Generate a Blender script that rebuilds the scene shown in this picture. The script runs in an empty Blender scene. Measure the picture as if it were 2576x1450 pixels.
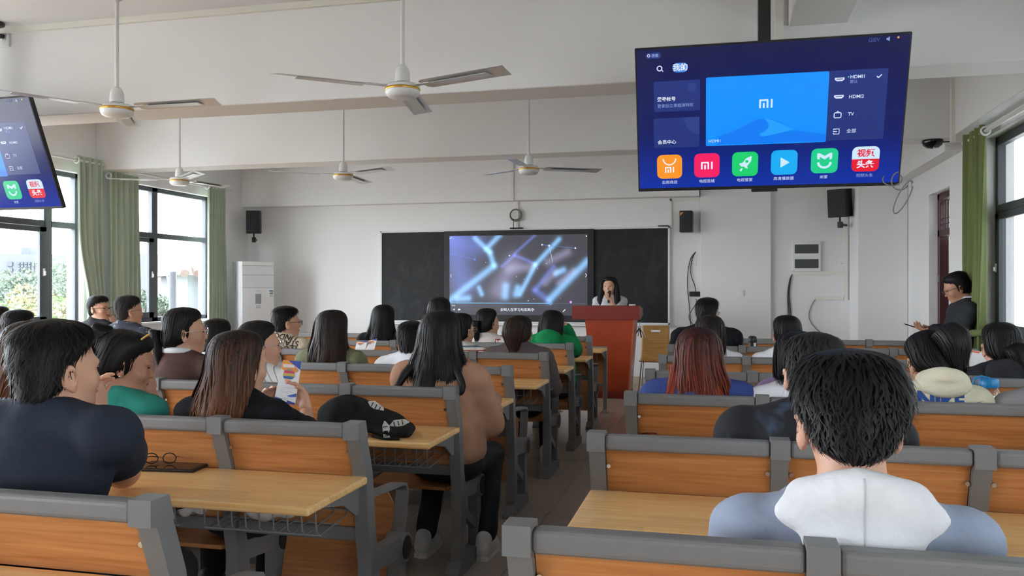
import bpy, bmesh, math, random
import numpy as np
from mathutils import Vector, Matrix

# ---------------------------------------------------------------- camera, world, exposure
sc = bpy.context.scene
COL = sc.collection
FPX, YAW, CAMH = 2135.0, math.radians(13.71), 1.40          # focal length in pixels of a 2576 px wide frame
cam_d = bpy.data.cameras.new('camera'); cam = bpy.data.objects.new('camera', cam_d); COL.objects.link(cam)
cam_d.sensor_width = 36.0; cam_d.lens = 36.0 * FPX / 2576.0; cam_d.clip_start = 0.05; cam_d.clip_end = 600
cam.location = (0, 0, CAMH); cam.rotation_euler = (math.radians(90), 0, YAW)
sc.camera = cam
w = bpy.data.worlds.new('overcast_sky'); sc.world = w; w.use_nodes = True
bg = w.node_tree.nodes['Background']; bg.inputs[0].default_value = (0.87, 0.935, 1.0, 1); bg.inputs[1].default_value = 7.0
sc.view_settings.view_transform = 'Standard'; sc.view_settings.look = 'None'; sc.view_settings.gamma = 1
sc.view_settings.exposure = 1.72
try: sc.view_settings.use_curve_mapping = False
except Exception: pass
sc.cycles.max_bounces = 9; sc.cycles.diffuse_bounces = 5; sc.cycles.glossy_bounces = 3
sc.cycles.transmission_bounces = 8; sc.cycles.transparent_max_bounces = 12; sc.cycles.caustics_reflective = False
sc.cycles.caustics_refractive = False; sc.cycles.sample_clamp_indirect = 8

PI = math.pi
rnd = random.Random(7)
_c, _s = math.cos(YAW), math.sin(YAW)
def ray(u, v):
    a = (u - 1288) / FPX; b = (725 - v) / FPX
    return Vector((-_s + _c * a, _c + _s * a, b))
def on_x(u, v, x): d = ray(u, v); return Vector((0, 0, CAMH)) + d * (x / d.x)
def on_y(u, v, y): d = ray(u, v); return Vector((0, 0, CAMH)) + d * (y / d.y)
def on_z(u, v, z): d = ray(u, v); return Vector((0, 0, CAMH)) + d * ((z - CAMH) / d.z)

# ---------------------------------------------------------------- materials
MATS = {}
def s2l(c):
    return tuple((x / 12.92 if x <= 0.04045 else ((x + 0.055) / 1.055) ** 2.4) for x in c[:3])
def rgb(r, g, b): return s2l((r / 255, g / 255, b / 255))
def mat(name, col, rough=0.6, metal=0.0, var=0.0, scale=8.0, bump=0.0, bscale=60.0, spec=0.5, stretch=None, sheen=0.0):
    if name in MATS: return MATS[name]
    m = bpy.data.materials.new(name); m.use_nodes = True; nt = m.node_tree; N = nt.nodes; L = nt.links
    p = N['Principled BSDF']; p.inputs['Base Color'].default_value = (*col, 1)
    p.inputs['Roughness'].default_value = rough; p.inputs['Metallic'].default_value = metal
    p.inputs['Specular IOR Level'].default_value = spec
    if sheen: p.inputs['Sheen Weight'].default_value = sheen
    co = None
    if var or bump:
        tc = N.new('ShaderNodeTexCoord'); co = tc.outputs['Object']
        if stretch:
            mp = N.new('ShaderNodeMapping'); mp.inputs['Scale'].default_value = stretch
            L.new(co, mp.inputs[0]); co = mp.outputs[0]
    if var:
        n = N.new('ShaderNodeTexNoise'); n.inputs['Scale'].default_value = scale; n.inputs['Detail'].default_value = 4
        L.new(co, n.inputs['Vector'])
        r = N.new('ShaderNodeValToRGB'); L.new(n.outputs[0], r.inputs[0])
        r.color_ramp.elements[0].position = 0.3; r.color_ramp.elements[1].position = 0.7
        r.color_ramp.elements[0].color = (*[max(0, c * (1 - var)) for c in col], 1)
        r.color_ramp.elements[1].color = (*[min(1, c * (1 + var)) for c in col], 1)
        L.new(r.outputs[0], p.inputs['Base Color'])
    if bump:
        n2 = N.new('ShaderNodeTexNoise'); n2.inputs['Scale'].default_value = bscale; n2.inputs['Detail'].default_value = 3
        L.new(co, n2.inputs['Vector'])
        b = N.new('ShaderNodeBump'); b.inputs['Strength'].default_value = bump; b.inputs['Distance'].default_value = 0.01
        L.new(n2.outputs[0], b.inputs['Height']); L.new(b.outputs[0], p.inputs['Normal'])
    MATS[name] = m
    return m
def emit(name, col, strength=1.0):
    if name in MATS: return MATS[name]
    m = bpy.data.materials.new(name); m.use_nodes = True; nt = m.node_tree
    p = nt.nodes['Principled BSDF']; p.inputs['Base Color'].default_value = (0.01, 0.01, 0.01, 1); p.inputs['Roughness'].default_value = 0.25
    p.inputs['Emission Color'].default_value = (*col, 1); p.inputs['Emission Strength'].default_value = strength
    MATS[name] = m
    return m
def wood(name, c0, c1, block=False, rough=0.38):
    """Lacquered wood: stretched grain along X; block=True adds finger-jointed staves."""
    m = bpy.data.materials.new(name); m.use_nodes = True; nt = m.node_tree; N = nt.nodes; L = nt.links
    p = N['Principled BSDF']; p.inputs['Roughness'].default_value = rough
    tc = N.new('ShaderNodeTexCoord'); oi = N.new('ShaderNodeObjectInfo')
    ad = N.new('ShaderNodeVectorMath'); ad.operation = 'MULTIPLY_ADD'
    L.new(oi.outputs['Random'], ad.inputs[0]); ad.inputs[1].default_value = (37, 11, 23); L.new(tc.outputs['Object'], ad.inputs[2])
    mp = N.new('ShaderNodeMapping'); mp.inputs['Scale'].default_value = (1.4, 30, 30); L.new(ad.outputs[0], mp.inputs[0])
    n = N.new('ShaderNodeTexNoise'); n.inputs['Scale'].default_value = 2.2; n.inputs['Detail'].default_value = 6; n.inputs['Distortion'].default_value = 0.6
    L.new(mp.outputs[0], n.inputs['Vector'])
    r = N.new('ShaderNodeValToRGB'); L.new(n.outputs[0], r.inputs[0])
    r.color_ramp.elements[0].position = 0.28; r.color_ramp.elements[1].position = 0.72
    r.color_ramp.elements[0].color = (*c0, 1); r.color_ramp.elements[1].color = (*c1, 1)
    out = r.outputs[0]
    if block:
        br = N.new('ShaderNodeTexBrick'); L.new(ad.outputs[0], br.inputs['Vector'])
        br.inputs['Scale'].default_value = 1.0; br.inputs['Mortar Size'].default_value = 0.0
        br.inputs['Brick Width'].default_value = 0.42; br.inputs['Row Height'].default_value = 0.062; br.offset = 0.37
        br.inputs['Color1'].default_value = (0.82, 0.79, 0.76, 1); br.inputs['Color2'].default_value = (1.0, 1.0, 1.0, 1)
        mx = N.new('ShaderNodeMix'); mx.data_type = 'RGBA'; mx.blend_type = 'MULTIPLY'; mx.inputs[0].default_value = 0.75
        L.new(out, mx.inputs[6]); L.new(br.outputs[0], mx.inputs[7]); out = mx.outputs[2]
    L.new(out, p.inputs['Base Color'])
    b = N.new('ShaderNodeBump'); b.inputs['Strength'].default_value = 0.05; L.new(n.outputs[0], b.inputs['Height']); L.new(b.outputs[0], p.inputs['Normal'])
    MATS[name] = m
    return m
def glass(name, tint=(1, 1, 1), refl=0.035, rough=0.0):
    m = bpy.data.materials.new(name); m.use_nodes = True; nt = m.node_tree; N = nt.nodes; L = nt.links
    N.remove(N['Principled BSDF']); o = N['Material Output']
    t = N.new('ShaderNodeBsdfTransparent'); t.inputs[0].default_value = (*tint, 1)
    g = N.new('ShaderNodeBsdfGlossy'); g.inputs['Roughness'].default_value = rough
    lw = N.new('ShaderNodeLayerWeight'); lw.inputs[0].default_value = 0.5
    pw = N.new('ShaderNodeMath'); pw.operation = 'POWER'; pw.inputs[1].default_value = 4.0; L.new(lw.outputs['Facing'], pw.inputs[0])
    ma = N.new('ShaderNodeMath'); ma.operation = 'MULTIPLY_ADD'; ma.inputs[1].default_value = 0.6; ma.inputs[2].default_value = refl; L.new(pw.outputs[0], ma.inputs[0])
    mx = N.new('ShaderNodeMixShader'); L.new(ma.outputs[0], mx.inputs[0]); L.new(t.outputs[0], mx.inputs[1]); L.new(g.outputs[0], mx.inputs[2])
    L.new(mx.outputs[0], o.inputs[0]); MATS[name] = m
    return m

M_wall = mat('wall_paint', rgb(234, 233, 232), 0.85, var=0.012, scale=1.5)
M_ceil = mat('ceiling_paint', rgb(229, 228, 229), 0.9, var=0.012, scale=1.2)
M_grey = mat('bench_grey_metal', rgb(116, 116, 117), 0.5, bump=0.12, bscale=220)
M_dark = mat('window_frame_grey', rgb(74, 78, 84), 0.5)
M_white = mat('white_plastic', rgb(232, 232, 230), 0.35)
M_cream = mat('cream_trunking', rgb(230, 227, 217), 0.5)
M_black = mat('black_plastic', rgb(20, 20, 22), 0.5)
M_blackcord = mat('cord_black', rgb(38, 38, 40), 0.6)
M_greycord = mat('cord_grey', rgb(110, 110, 108), 0.6)
M_chrome = mat('chrome', (0.75, 0.75, 0.76), 0.18, metal=1.0)
M_back = wood('bench_back_wood', rgb(172, 110, 62), rgb(208, 146, 92))
M_desk = wood('desktop_block_wood', rgb(242, 184, 112), rgb(254, 222, 164), block=True, rough=0.3)
M_seat = wood('seat_plywood', rgb(154, 98, 56), rgb(192, 132, 82))
M_chairw = wood('chair_bent_plywood', rgb(202, 150, 78), rgb(228, 182, 108))
M_glass = glass('window_glass')

# ---------------------------------------------------------------- mesh helpers
def add(o, parent=None):
    COL.objects.link(o)
    if parent is not None: o.parent = parent
    return o
def tag(o, label=None, cat=None, group=None, kind=None):
    if label: o['label'] = label
    if cat: o['category'] = cat
    if group: o['group'] = group
    if kind: o['kind'] = kind
    return o
def empty(name, loc=(0, 0, 0), rz=0.0, label=None, cat=None, group=None, kind=None):
    o = bpy.data.objects.new(name, None); o.empty_display_size = 0.1; o.location = loc; o.rotation_euler = (0, 0, rz)
    add(o); tag(o, label, cat, group, kind); return o
def frame_of(d):
    d = Vector(d).normalized(); a = Vector((0, 0, 1)) if abs(d.z) < 0.95 else Vector((1, 0, 0))
    x = d.cross(a).normalized(); return x, x.cross(d).normalized(), d
class MB:
    """collects shapes; build() links them as ONE mesh object"""
    def __init__(s): s.v = []; s.f = []; s.sm = []
    def addm(s, v, f, smooth=False, M=None):
        b = len(s.v)
        s.v += [tuple(M @ Vector(p)) for p in v] if M is not None else [tuple(p) for p in v]
        s.f += [tuple(i + b for i in q) for q in f]; s.sm += [smooth] * len(f); return s
    def box(s, x0, x1, y0, y1, z0, z1, M=None):
        v = [(x0, y0, z0), (x1, y0, z0), (x1, y1, z0), (x0, y1, z0), (x0, y0, z1), (x1, y0, z1), (x1, y1, z1), (x0, y1, z1)]
        return s.addm(v, [(3, 2, 1, 0), (4, 5, 6, 7), (0, 1, 5, 4), (1, 2, 6, 5), (2, 3, 7, 6), (3, 0, 4, 7)], M=M)
    def bbox(s, x0, x1, y0, y1, z0, z1, r=0.005, seg=2, M=None):
        bm = bmesh.new(); bmesh.ops.create_cube(bm, size=1.0)
        for q in bm.verts:
            q.co = Vector((x0 + (q.co.x + .5) * (x1 - x0), y0 + (q.co.y + .5) * (y1 - y0), z0 + (q.co.z + .5) * (z1 - z0)))
        bmesh.ops.bevel(bm, geom=bm.edges[:], offset=r, segments=seg, affect='EDGES', profile=0.5)
        bm.verts.index_update()
        s.addm([q.co[:] for q in bm.verts], [[q.index for q in f.verts] for f in bm.faces], False, M); bm.free(); return s
    def prism(s, pts, a, b, axis='x', M=None, smooth=False):
        """polygon pts (2D) extruded along an axis from a to b"""
        n = len(pts)
        def P(p, t): return {'x': (t, p[0], p[1]), 'y': (p[0], t, p[1]), 'z': (p[0], p[1], t)}[axis]
        v = [P(p, a) for p in pts] + [P(p, b) for p in pts]
        f = [tuple(range(n))[::-1], tuple(range(n, 2 * n))] + [(i, (i + 1) % n, n + (i + 1) % n, n + i) for i in range(n)]
        return s.addm(v, f, smooth, M)
    def cyl(s, p0, p1, r, r1=None, n=14, caps=True, M=None, smooth=True):
        r1 = r if r1 is None else r1
        x, y, d = frame_of(Vector(p1) - Vector(p0)); v = []
        for p, q in ((p0, r), (p1, r1)):
            for i in range(n):
                a = 2 * PI * i / n; v.append(tuple(Vector(p) + (x * math.cos(a) + y * math.sin(a)) * q))
        f = [(i, (i + 1) % n, n + (i + 1) % n, n + i) for i in range(n)]
        s.addm(v, f, smooth, M)
        if caps: s.addm(v, [tuple(range(n))[::-1], tuple(range(n, 2 * n))], False, M)
        return s
    def tube(s, path, r, n=8, M=None, closed=False, flat=None):
        """tube along a path; r a number or list; flat=(w,h) gives a flat bar"""
        P = [Vector(p) for p in path]; k = len(P); v = []; up = None
        for i, p in enumerate(P):
            t = (P[(i + 1) % k] - P[i - 1]) if closed else (P[min(i + 1, k - 1)] - P[max(i - 1, 0)])
            t.normalize()
            if up is None: up = frame_of(t)[0]
            up = (up - t * up.dot(t)).normalized(); sd = t.cross(up)
            rr = r[i] if isinstance(r, (list, tuple)) else r
            for j in range(n):
                a = 2 * PI * j / n
                v.append(tuple(p + (up * math.cos(a) + sd * math.sin(a)) * rr))
        m = k if closed else k - 1
        f = [(i * n + j, i * n + (j + 1) % n, ((i + 1) % k) * n + (j + 1) % n, ((i + 1) % k) * n + j) for i in range(m) for j in range(n)]
        s.addm(v, f, True, M)
        if not closed: s.addm(v, [tuple(range(n))[::-1], tuple(range((k - 1) * n, k * n))], False, M)
        return s
    def bar(s, path, wx, th, M=None):
        """flat bar in the YZ plane following path [(y,z)...], wx wide in X (centred), th thick"""
        P = [Vector((0, p[0], p[1])) for p in path]; k = len(P); v = []
        for i, p in enumerate(P):
            t = (P[min(i + 1, k - 1)] - P[max(i - 1, 0)]).normalized(); nn = Vector((0, -t.z, t.y))
            for a, b in ((-1, -1), (1, -1), (1, 1), (-1, 1)): v.append(tuple(p + Vector((a * wx / 2, 0, 0)) + nn * (b * th / 2)))
        f = [(i * 4 + j, i * 4 + (j + 1) % 4, i * 4 + 4 + (j + 1) % 4, i * 4 + 4 + j) for i in range(k - 1) for j in range(4)]
        f += [(3, 2, 1, 0), tuple(range(4 * k - 4, 4 * k))]
        return s.addm(v, f, False, M)
    def lathe(s, prof, n=24, c=(0, 0, 0), M=None, smooth=True):
        v = []; c = Vector(c)
        for r, z in prof:
            for i in range(n):
                a = 2 * PI * i / n; v.append(tuple(c + Vector((r * math.cos(a), r * math.sin(a), z))))
        k = len(prof)
        f = [(i * n + j, i * n + (j + 1) % n, i * n + n + (j + 1) % n, i * n + n + j) for i in range(k - 1) for j in range(n)]
        s.addm(v, f, smooth, M); s.addm(v, [tuple(range(n))[::-1], tuple(range((k - 1) * n, k * n))], False, M); return s
    def grid(s, nu, nv, fn, M=None, smooth=True):
        v = [fn(i / (nu - 1), j / (nv - 1)) for j in range(nv) for i in range(nu)]
        f = [(j * nu + i, j * nu + i + 1, j * nu + nu + i + 1, j * nu + nu + i) for j in range(nv - 1) for i in range(nu - 1)]
        return s.addm(v, f, smooth, M)
    def ball(s, c, r, n=12, m=8, M=None):
        r = (r, r, r) if not isinstance(r, (tuple, list)) else r; v = []; f = []
        for j in range(m + 1):
            th = PI * j / m
            for i in range(n):
                a = 2 * PI * i / n
                v.append((c[0] + r[0] * math.sin(th) * math.cos(a), c[1] + r[1] * math.sin(th) * math.sin(a), c[2] + r[2] * math.cos(th)))
        f = [(j * n + i, j * n + n + i, j * n + n + (i + 1) % n, j * n + (i + 1) % n) for j in range(m) for i in range(n)]
        return s.addm(v, f, True, M)
    def mesh(s, name, m=None):
        me = bpy.data.meshes.new(name); me.from_pydata(s.v, [], s.f)
        me.polygons.foreach_set('use_smooth', s.sm)
        if m: me.materials.append(m)
        me.update(); return me
    def build(s, name, m=None, parent=None, loc=(0, 0, 0), rz=0.0, label=None, cat=None, group=None, kind=None):
        o = bpy.data.objects.new(name, s.mesh(name, m)); o.location = loc; o.rotation_euler = (0, 0, rz)
        add(o, parent); tag(o, label, cat, group, kind); return o
def inst(name, me, parent, loc=(0, 0, 0), rot=(0, 0, 0), scale=None):
    o = bpy.data.objects.new(name, me); o.location = loc; o.rotation_euler = rot
    if scale: o.scale = scale
    return add(o, parent)
def rrect(w, h, r, n=5):
    P = []
    for cx, cy, a0 in ((w / 2 - r, h / 2 - r, 0), (-w / 2 + r, h / 2 - r, 90), (-w / 2 + r, -h / 2 + r, 180), (w / 2 - r, -h / 2 + r, 270)):
        for i in range(n + 1):
            a = math.radians(a0 + 90 * i / n); P.append((cx + r * math.cos(a), cy + r * math.sin(a)))
    return P
def text_mesh(txt, size, name='lettering', bold=0.0, align='CENTER'):
    cu = bpy.data.curves.new('t', 'FONT'); cu.body = txt; cu.size = size; cu.align_x = align; cu.align_y = 'CENTER'
    cu.offset = bold; cu.resolution_u = 3
    o = bpy.data.objects.new('t', cu); COL.objects.link(o)
    dg = bpy.context.evaluated_depsgraph_get(); me = bpy.data.meshes.new_from_object(o.evaluated_get(dg))
    bpy.data.objects.remove(o); bpy.data.curves.remove(cu); me.name = name; return me
def text(txt, size, m, parent, loc, rot=(PI / 2, 0, 0), bold=0.0, name='lettering', align='CENTER', label=None):
    me = text_mesh(txt, size, name, bold, align); me.materials.clear(); me.materials.append(m)
    o = inst(name, me, parent, loc, rot)
    if label: o['label'] = label
    return o

# ---------------------------------------------------------------- room shell
XL, XR, YF, YB, ZC = -7.41, 2.345, 12.35, -4.6, 3.445
AY0, AY1, AZ = 5.55, 5.90, 2.74          # first cross beam (near face, far face, underside)
BY0, BY1, BZ = 8.88, 9.22, 2.84
def wall_with_holes(name, axis, pos, thick, a0, a1, z1, holes, m=M_wall):
    """wall in the plane axis=pos, thick outward; holes=[(a0,a1,z0,z1)] sorted along a"""
    mb = MB(); lo, hi = min(pos, pos + thick), max(pos, pos + thick)
    def B(p, q, z0, zz):
        if q - p < 1e-4 or zz - z0 < 1e-4: return
        if axis == 'x': mb.box(lo, hi, p, q, z0, zz)
        else: mb.box(p, q, lo, hi, z0, zz)
    c = a0
    for h in holes:
        B(c, h[0], 0, z1); B(h[0], h[1], 0, h[2]); B(h[0], h[1], h[3], z1); c = h[1]
    B(c, a1, 0, z1)
    return mb.build(name, m, kind='structure')
WL = [(-4.3, -1.75), (-0.85, 1.85), (2.45, 5.4), (6.0, 8.68), (9.45, 11.34)]      # window bays along the left wall; unseen rear ones widened for daylight
WSILL, WTOP = 0.945, 2.77
WR = [(-4.2, -1.6), (-0.9, 1.8), (2.45, 5.0), (5.3, 8.5)]  # unseen bays on this side also widened to let in more daylight
DOOR = (9.72, 10.62, 0.0, 2.47)
wall_with_holes('wall_left', 'x', XL, -0.24, YB, YF + 0.2, ZC, [(a, b, WSILL, WTOP) for a, b in WL])
wall_with_holes('wall_right', 'x', XR, 0.24, YB, YF + 0.2, ZC, sorted([(a, b, 0.95, 2.76) for a, b in WR] + [DOOR]))
MB().box(XL, XR, YF, YF + 0.2, 0, ZC).build('wall_front', M_wall, kind='structure')
MB().box(XL, XR, YB - 0.2, YB, 0, ZC).build('wall_back', M_wall, kind='structure')
MB().box(XL - 0.24, XR + 0.24, YB - 0.2, YF + 0.2, ZC, ZC + 0.18).build('ceiling', M_ceil, kind='structure')
# floor slab with its tiles as parts
M_tile = mat('floor_tile', rgb(168, 155, 142), 0.28, var=0.05, scale=3.0)
M_grout = mat('floor_grout', rgb(118, 106, 94), 0.9)
fl = MB().box(XL - 0.2, XR + 0.2, YB - 0.2, YF + 0.2, -0.14, -0.012).build('floor', M_grout, kind='structure')
TS = 0.80
tile_me = MB().bbox(0.0015, TS - 0.0015, 0.0015, TS - 0.0015, -0.012, 0.0, r=0.0012, seg=1).mesh('tile', M_tile)
for i in range(13):
    for j in range(21):
        x, y = XL + i * TS - 0.02, YF - (j + 1) * TS
        if x + TS > XR + 0.15: continue
        inst('tile', tile_me, fl, (x, y, 0))
xl = XL + 12 * TS - 0.02
strip_me = MB().bbox(0.0015, XR - xl, 0.0015, TS - 0.0015, -0.012, 0.0, r=0.0012, seg=1).mesh('tile', M_tile)
if XR - xl > 0.02:
    for j in range(21): inst('tile', strip_me, fl, (xl, YF - (j + 1) * TS, 0))
# beams
def beam(name, *b): return MB().bbox(*b, r=0.006, seg=1).build(name, M_wall, kind='structure')
beam('trim_1', XL, XR, AY0, AY1, AZ, ZC)
beam('trim_2', XL, XR, BY0, BY1, BZ, ZC)
beam('trim_3', XL, -0.27, YF - 0.20, YF, 2.69, ZC)                    # beam over the blackboard wall
beam('trim_4', 0.42, 0.77, 2.3, AY0, 3.03, ZC)                        # short beam along the room
beam('trim_5', XL, XR, 2.0, 2.3, 2.76, ZC)
beam('trim_6', XR - 0.17, XR, BY1, YF, 2.76, ZC)
beam('trim_7', XR - 0.17, XR, 2.3, BY0, 2.86, ZC)
beam('trim_8', XL, XR, -1.4, -1.05, 2.76, ZC)
# pilasters in the front corner
MB().bbox(-0.258, 0.70, YF - .07, YF, 0, ZC, r=0.006, seg=1).build('trim_9', M_wall, kind='structure')
MB().bbox(1.73, XR, 11.71, YF, 0, ZC, r=0.02, seg=2).build('trim_10', M_wall, kind='structure')
M_base = mat('baseboard_tile', rgb(196, 184, 164), 0.35, var=0.04)
MB().bbox(XL, -0.255, YF - 0.012, YF, 0, 0.12, r=0.003, seg=1).build('baseboard_front', M_base, kind='structure')
MB().bbox(XL, XL + 0.012, YB, YF - 0.012, 0, 0.12, r=0.003, seg=1).build('baseboard_left', M_base, kind='structure')
MB().bbox(XR - 0.012, XR, YB, 9.7, 0, 0.12, r=0.003, seg=1).build('baseboard_right', M_base, kind='structure')

# ---------------------------------------------------------------- windows
def window(n, xin, out, y0, y1, z0, z1, muls, rail, sash=None, fr=0.07):
    """aluminium window in a wall opening; xin inner wall plane, out=-1/+1 outward; muls = mullion centres"""
    xc = xin + out * 0.12; d = 0.035
    root = empty('window_%d' % n, (xc, y0, z0), kind='structure')
    L = Matrix.Translation((-xc, -y0, -z0))
    mb = MB()
    for b in ((y0, y0 + fr * .6, z0, z1), (y1 - fr * .6, y1, z0, z1), (y0, y1, z0, z0 + fr * .8), (y0, y1, z1 - fr * .8, z1)):
        mb.bbox(xc - d, xc + d, b[0], b[1], b[2], b[3], r=0.004, seg=1)
    o = mb.build('window_frame', M_dark, root, loc=(-xc, -y0, -z0))
    ys = [y0] + list(muls) + [y1]
    for m_ in muls: MB().bbox(xc - d, xc + d, m_ - .06, m_ + .06, z0, z1, r=0.004, seg=1).build('mullion', M_dark, root, loc=(-xc, -y0, -z0))
    for i in range(len(ys) - 1):
        a, b = ys[i] + .04, ys[i + 1] - .04
        MB().bbox(xc - d, xc + d, a, b, rail - .035, rail + .035, r=0.004, seg=1).build('transom', M_dark, root, loc=(-xc, -y0, -z0))
        for q0, q1 in ((z0 + .04, rail - .03), (rail + .03, z1 - .04)):
            MB().box(xc - .003, xc + .003, a, b, q0, q1).build('pane', M_glass, root, loc=(-xc, -y0, -z0))
        if sash and i in sash:
            s = MB(); x2 = xc - out * 0.03
            for c in ((a, a + .10, z0 + .05, rail - .04), (b - .10, b, z0 + .05, rail - .04), (a, b, z0 + .05, z0 + .13), (a, b, rail - .10, rail - .04)):
                s.bbox(x2 - .02, x2 + .02, *c, r=0.004, seg=1)
            so = s.build('sash', M_dark, root, loc=(-xc, -y0, -z0))
            hy = b - .05 if sash[i] > 0 else a + .05
            MB().bbox(x2 - out * .035, x2 - out * .02, hy - .009, hy + .009, 1.54, 1.62, r=0.003).bbox(x2 - out * .05, x2 - out * .035, hy - .007, hy + .007, 1.55, 1.59, r=0.003)\
                .build('handle', M_white, so)
    return root
window(1, XL, -1, *WL[4], WSILL, WTOP, [10.12], 2.118, sash={0: 1})
window(2, XL, -1, *WL[3], WSILL, WTOP, [6.90, 8.22], 2.14, sash={1: 1})
window(3, XL, -1, *WL[2], WSILL, WTOP, [3.92], 2.12)
window(4, XL, -1, *WL[1], WSILL, WTOP, [.5], 2.12)
window(5, XL, -1, *WL[0], WSILL, WTOP, [-3.0], 2.12)
window(6, XR, 1, *WR[3], 0.95, 2.76, [6.4, 7.45], 2.11, sash={2: 1}, fr=0.10)
window(7, XR, 1, *WR[2], 0.95, 2.76, [3.7], 2.11)
window(8, XR, 1, *WR[1], 0.95, 2.76, [.45], 2.11)
window(9, XR, 1, *WR[0], 0.95, 2.76, [-2.9], 2.11)
for i, (a, b) in enumerate(WL):
    MB().bbox(XL - 0.07, XL + 0.05, a - .04, b + .04, WSILL - .035, WSILL, r=0.006).build('trim_%d' % (20 + i), M_white, kind='structure')
# daylight portals in the window openings (sampling aid for the sky light only)
def portal(name, x, y0, y1, z0, z1, sx):
    l = bpy.data.lights.new(name, 'AREA'); l.shape = 'RECTANGLE'; l.size = z1 - z0; l.size_y = y1 - y0; l.cycles.is_portal = True
    o = bpy.data.objects.new(name, l); o.location = (x, (y0 + y1) / 2, (z0 + z1) / 2); o.rotation_euler = (0, math.radians(90) * -sx, 0); add(o)
for a, b in WL: portal('window_portal', XL - 0.2, a, b, WSILL, WTOP, 1)
for a, b in WR: portal('window_portal', XR + 0.2, a, b, 0.95, 2.76, -1)

# ---------------------------------------------------------------- bench rows
ROW0, PITCH = 1.66, 1.105
def rowY(k): return ROW0 + PITCH * (k - 1)
XLB, BAYL, NL = -1.243, 0.535, 10         # first post of the window-side block, bay, bays
XRB, BAYR, NR = -0.388, 0.572, 4
DZ, TOPZ = 0.73, 0.925
def side_frame_mesh():
    mb = MB(); W = 0.052
    up = [(-.032, TOPZ), (.028, TOPZ), (.098, .735), (.128, .50), (.150, .435), (.40, .415), (.40, .36), (.36, .34), (.165, .36), (.150, .06), (.15, .05), (.075, .05), (.085, .40), (.065, .50), (.038, .735)]
    mb.prism(up, -W / 2, W / 2)
    mb.prism([(-.036, TOPZ - .055), (-.036, TOPZ + .006), (.030, TOPZ + .006), (.050, TOPZ - .055)], -W / 2 - .003, W / 2 + .003)   # clamp over the rail
    mb.prism([(.365, .345), (.43, .345), (.425, .05), (.37, .05)], -W / 2, W / 2)
    mb.prism([(.15, .28), (.15, .33), (.37, .20), (.37, .15)], -W / 2 + .01, W / 2 - .01)
    mb.prism([(.0, 0), (.44, 0), (.44, .03), (.42, .07), (.06, .07), (.0, .028)], -W / 2 - .008, W / 2 + .008)
    mb.cyl((-W / 2 - .012, .41, .37), (W / 2 + .012, .41, .37), .058, n=18)
    return mb.mesh('side_frame', M_grey)
ME_frame = side_frame_mesh()
M_wire = mat('basket_wire', rgb(140, 142, 144), .4)
ME_arm = MB().bar([(.115, .645), (.40, .622), (.445, .612), (.462, .585), (.425, .42)], .05, .013).mesh('armrest', M_grey)
ME_cap = MB().cyl((-.0415, .41, .37), (.0415, .41, .37), .046, n=18).mesh('pivot_cap', M_black)
ME_bolt = MB().cyl((0, 0, 0), (0, -.010, 0), .007, n=8).mesh('bolt', M_chrome)
ME_bracket = MB().prism([(.03, .702), (.03, .60), (-.0, .60), (-.10, .66), (-.24, .688), (-.24, .702)], -.004, .004).mesh('desk_bracket', M_grey)
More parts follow.
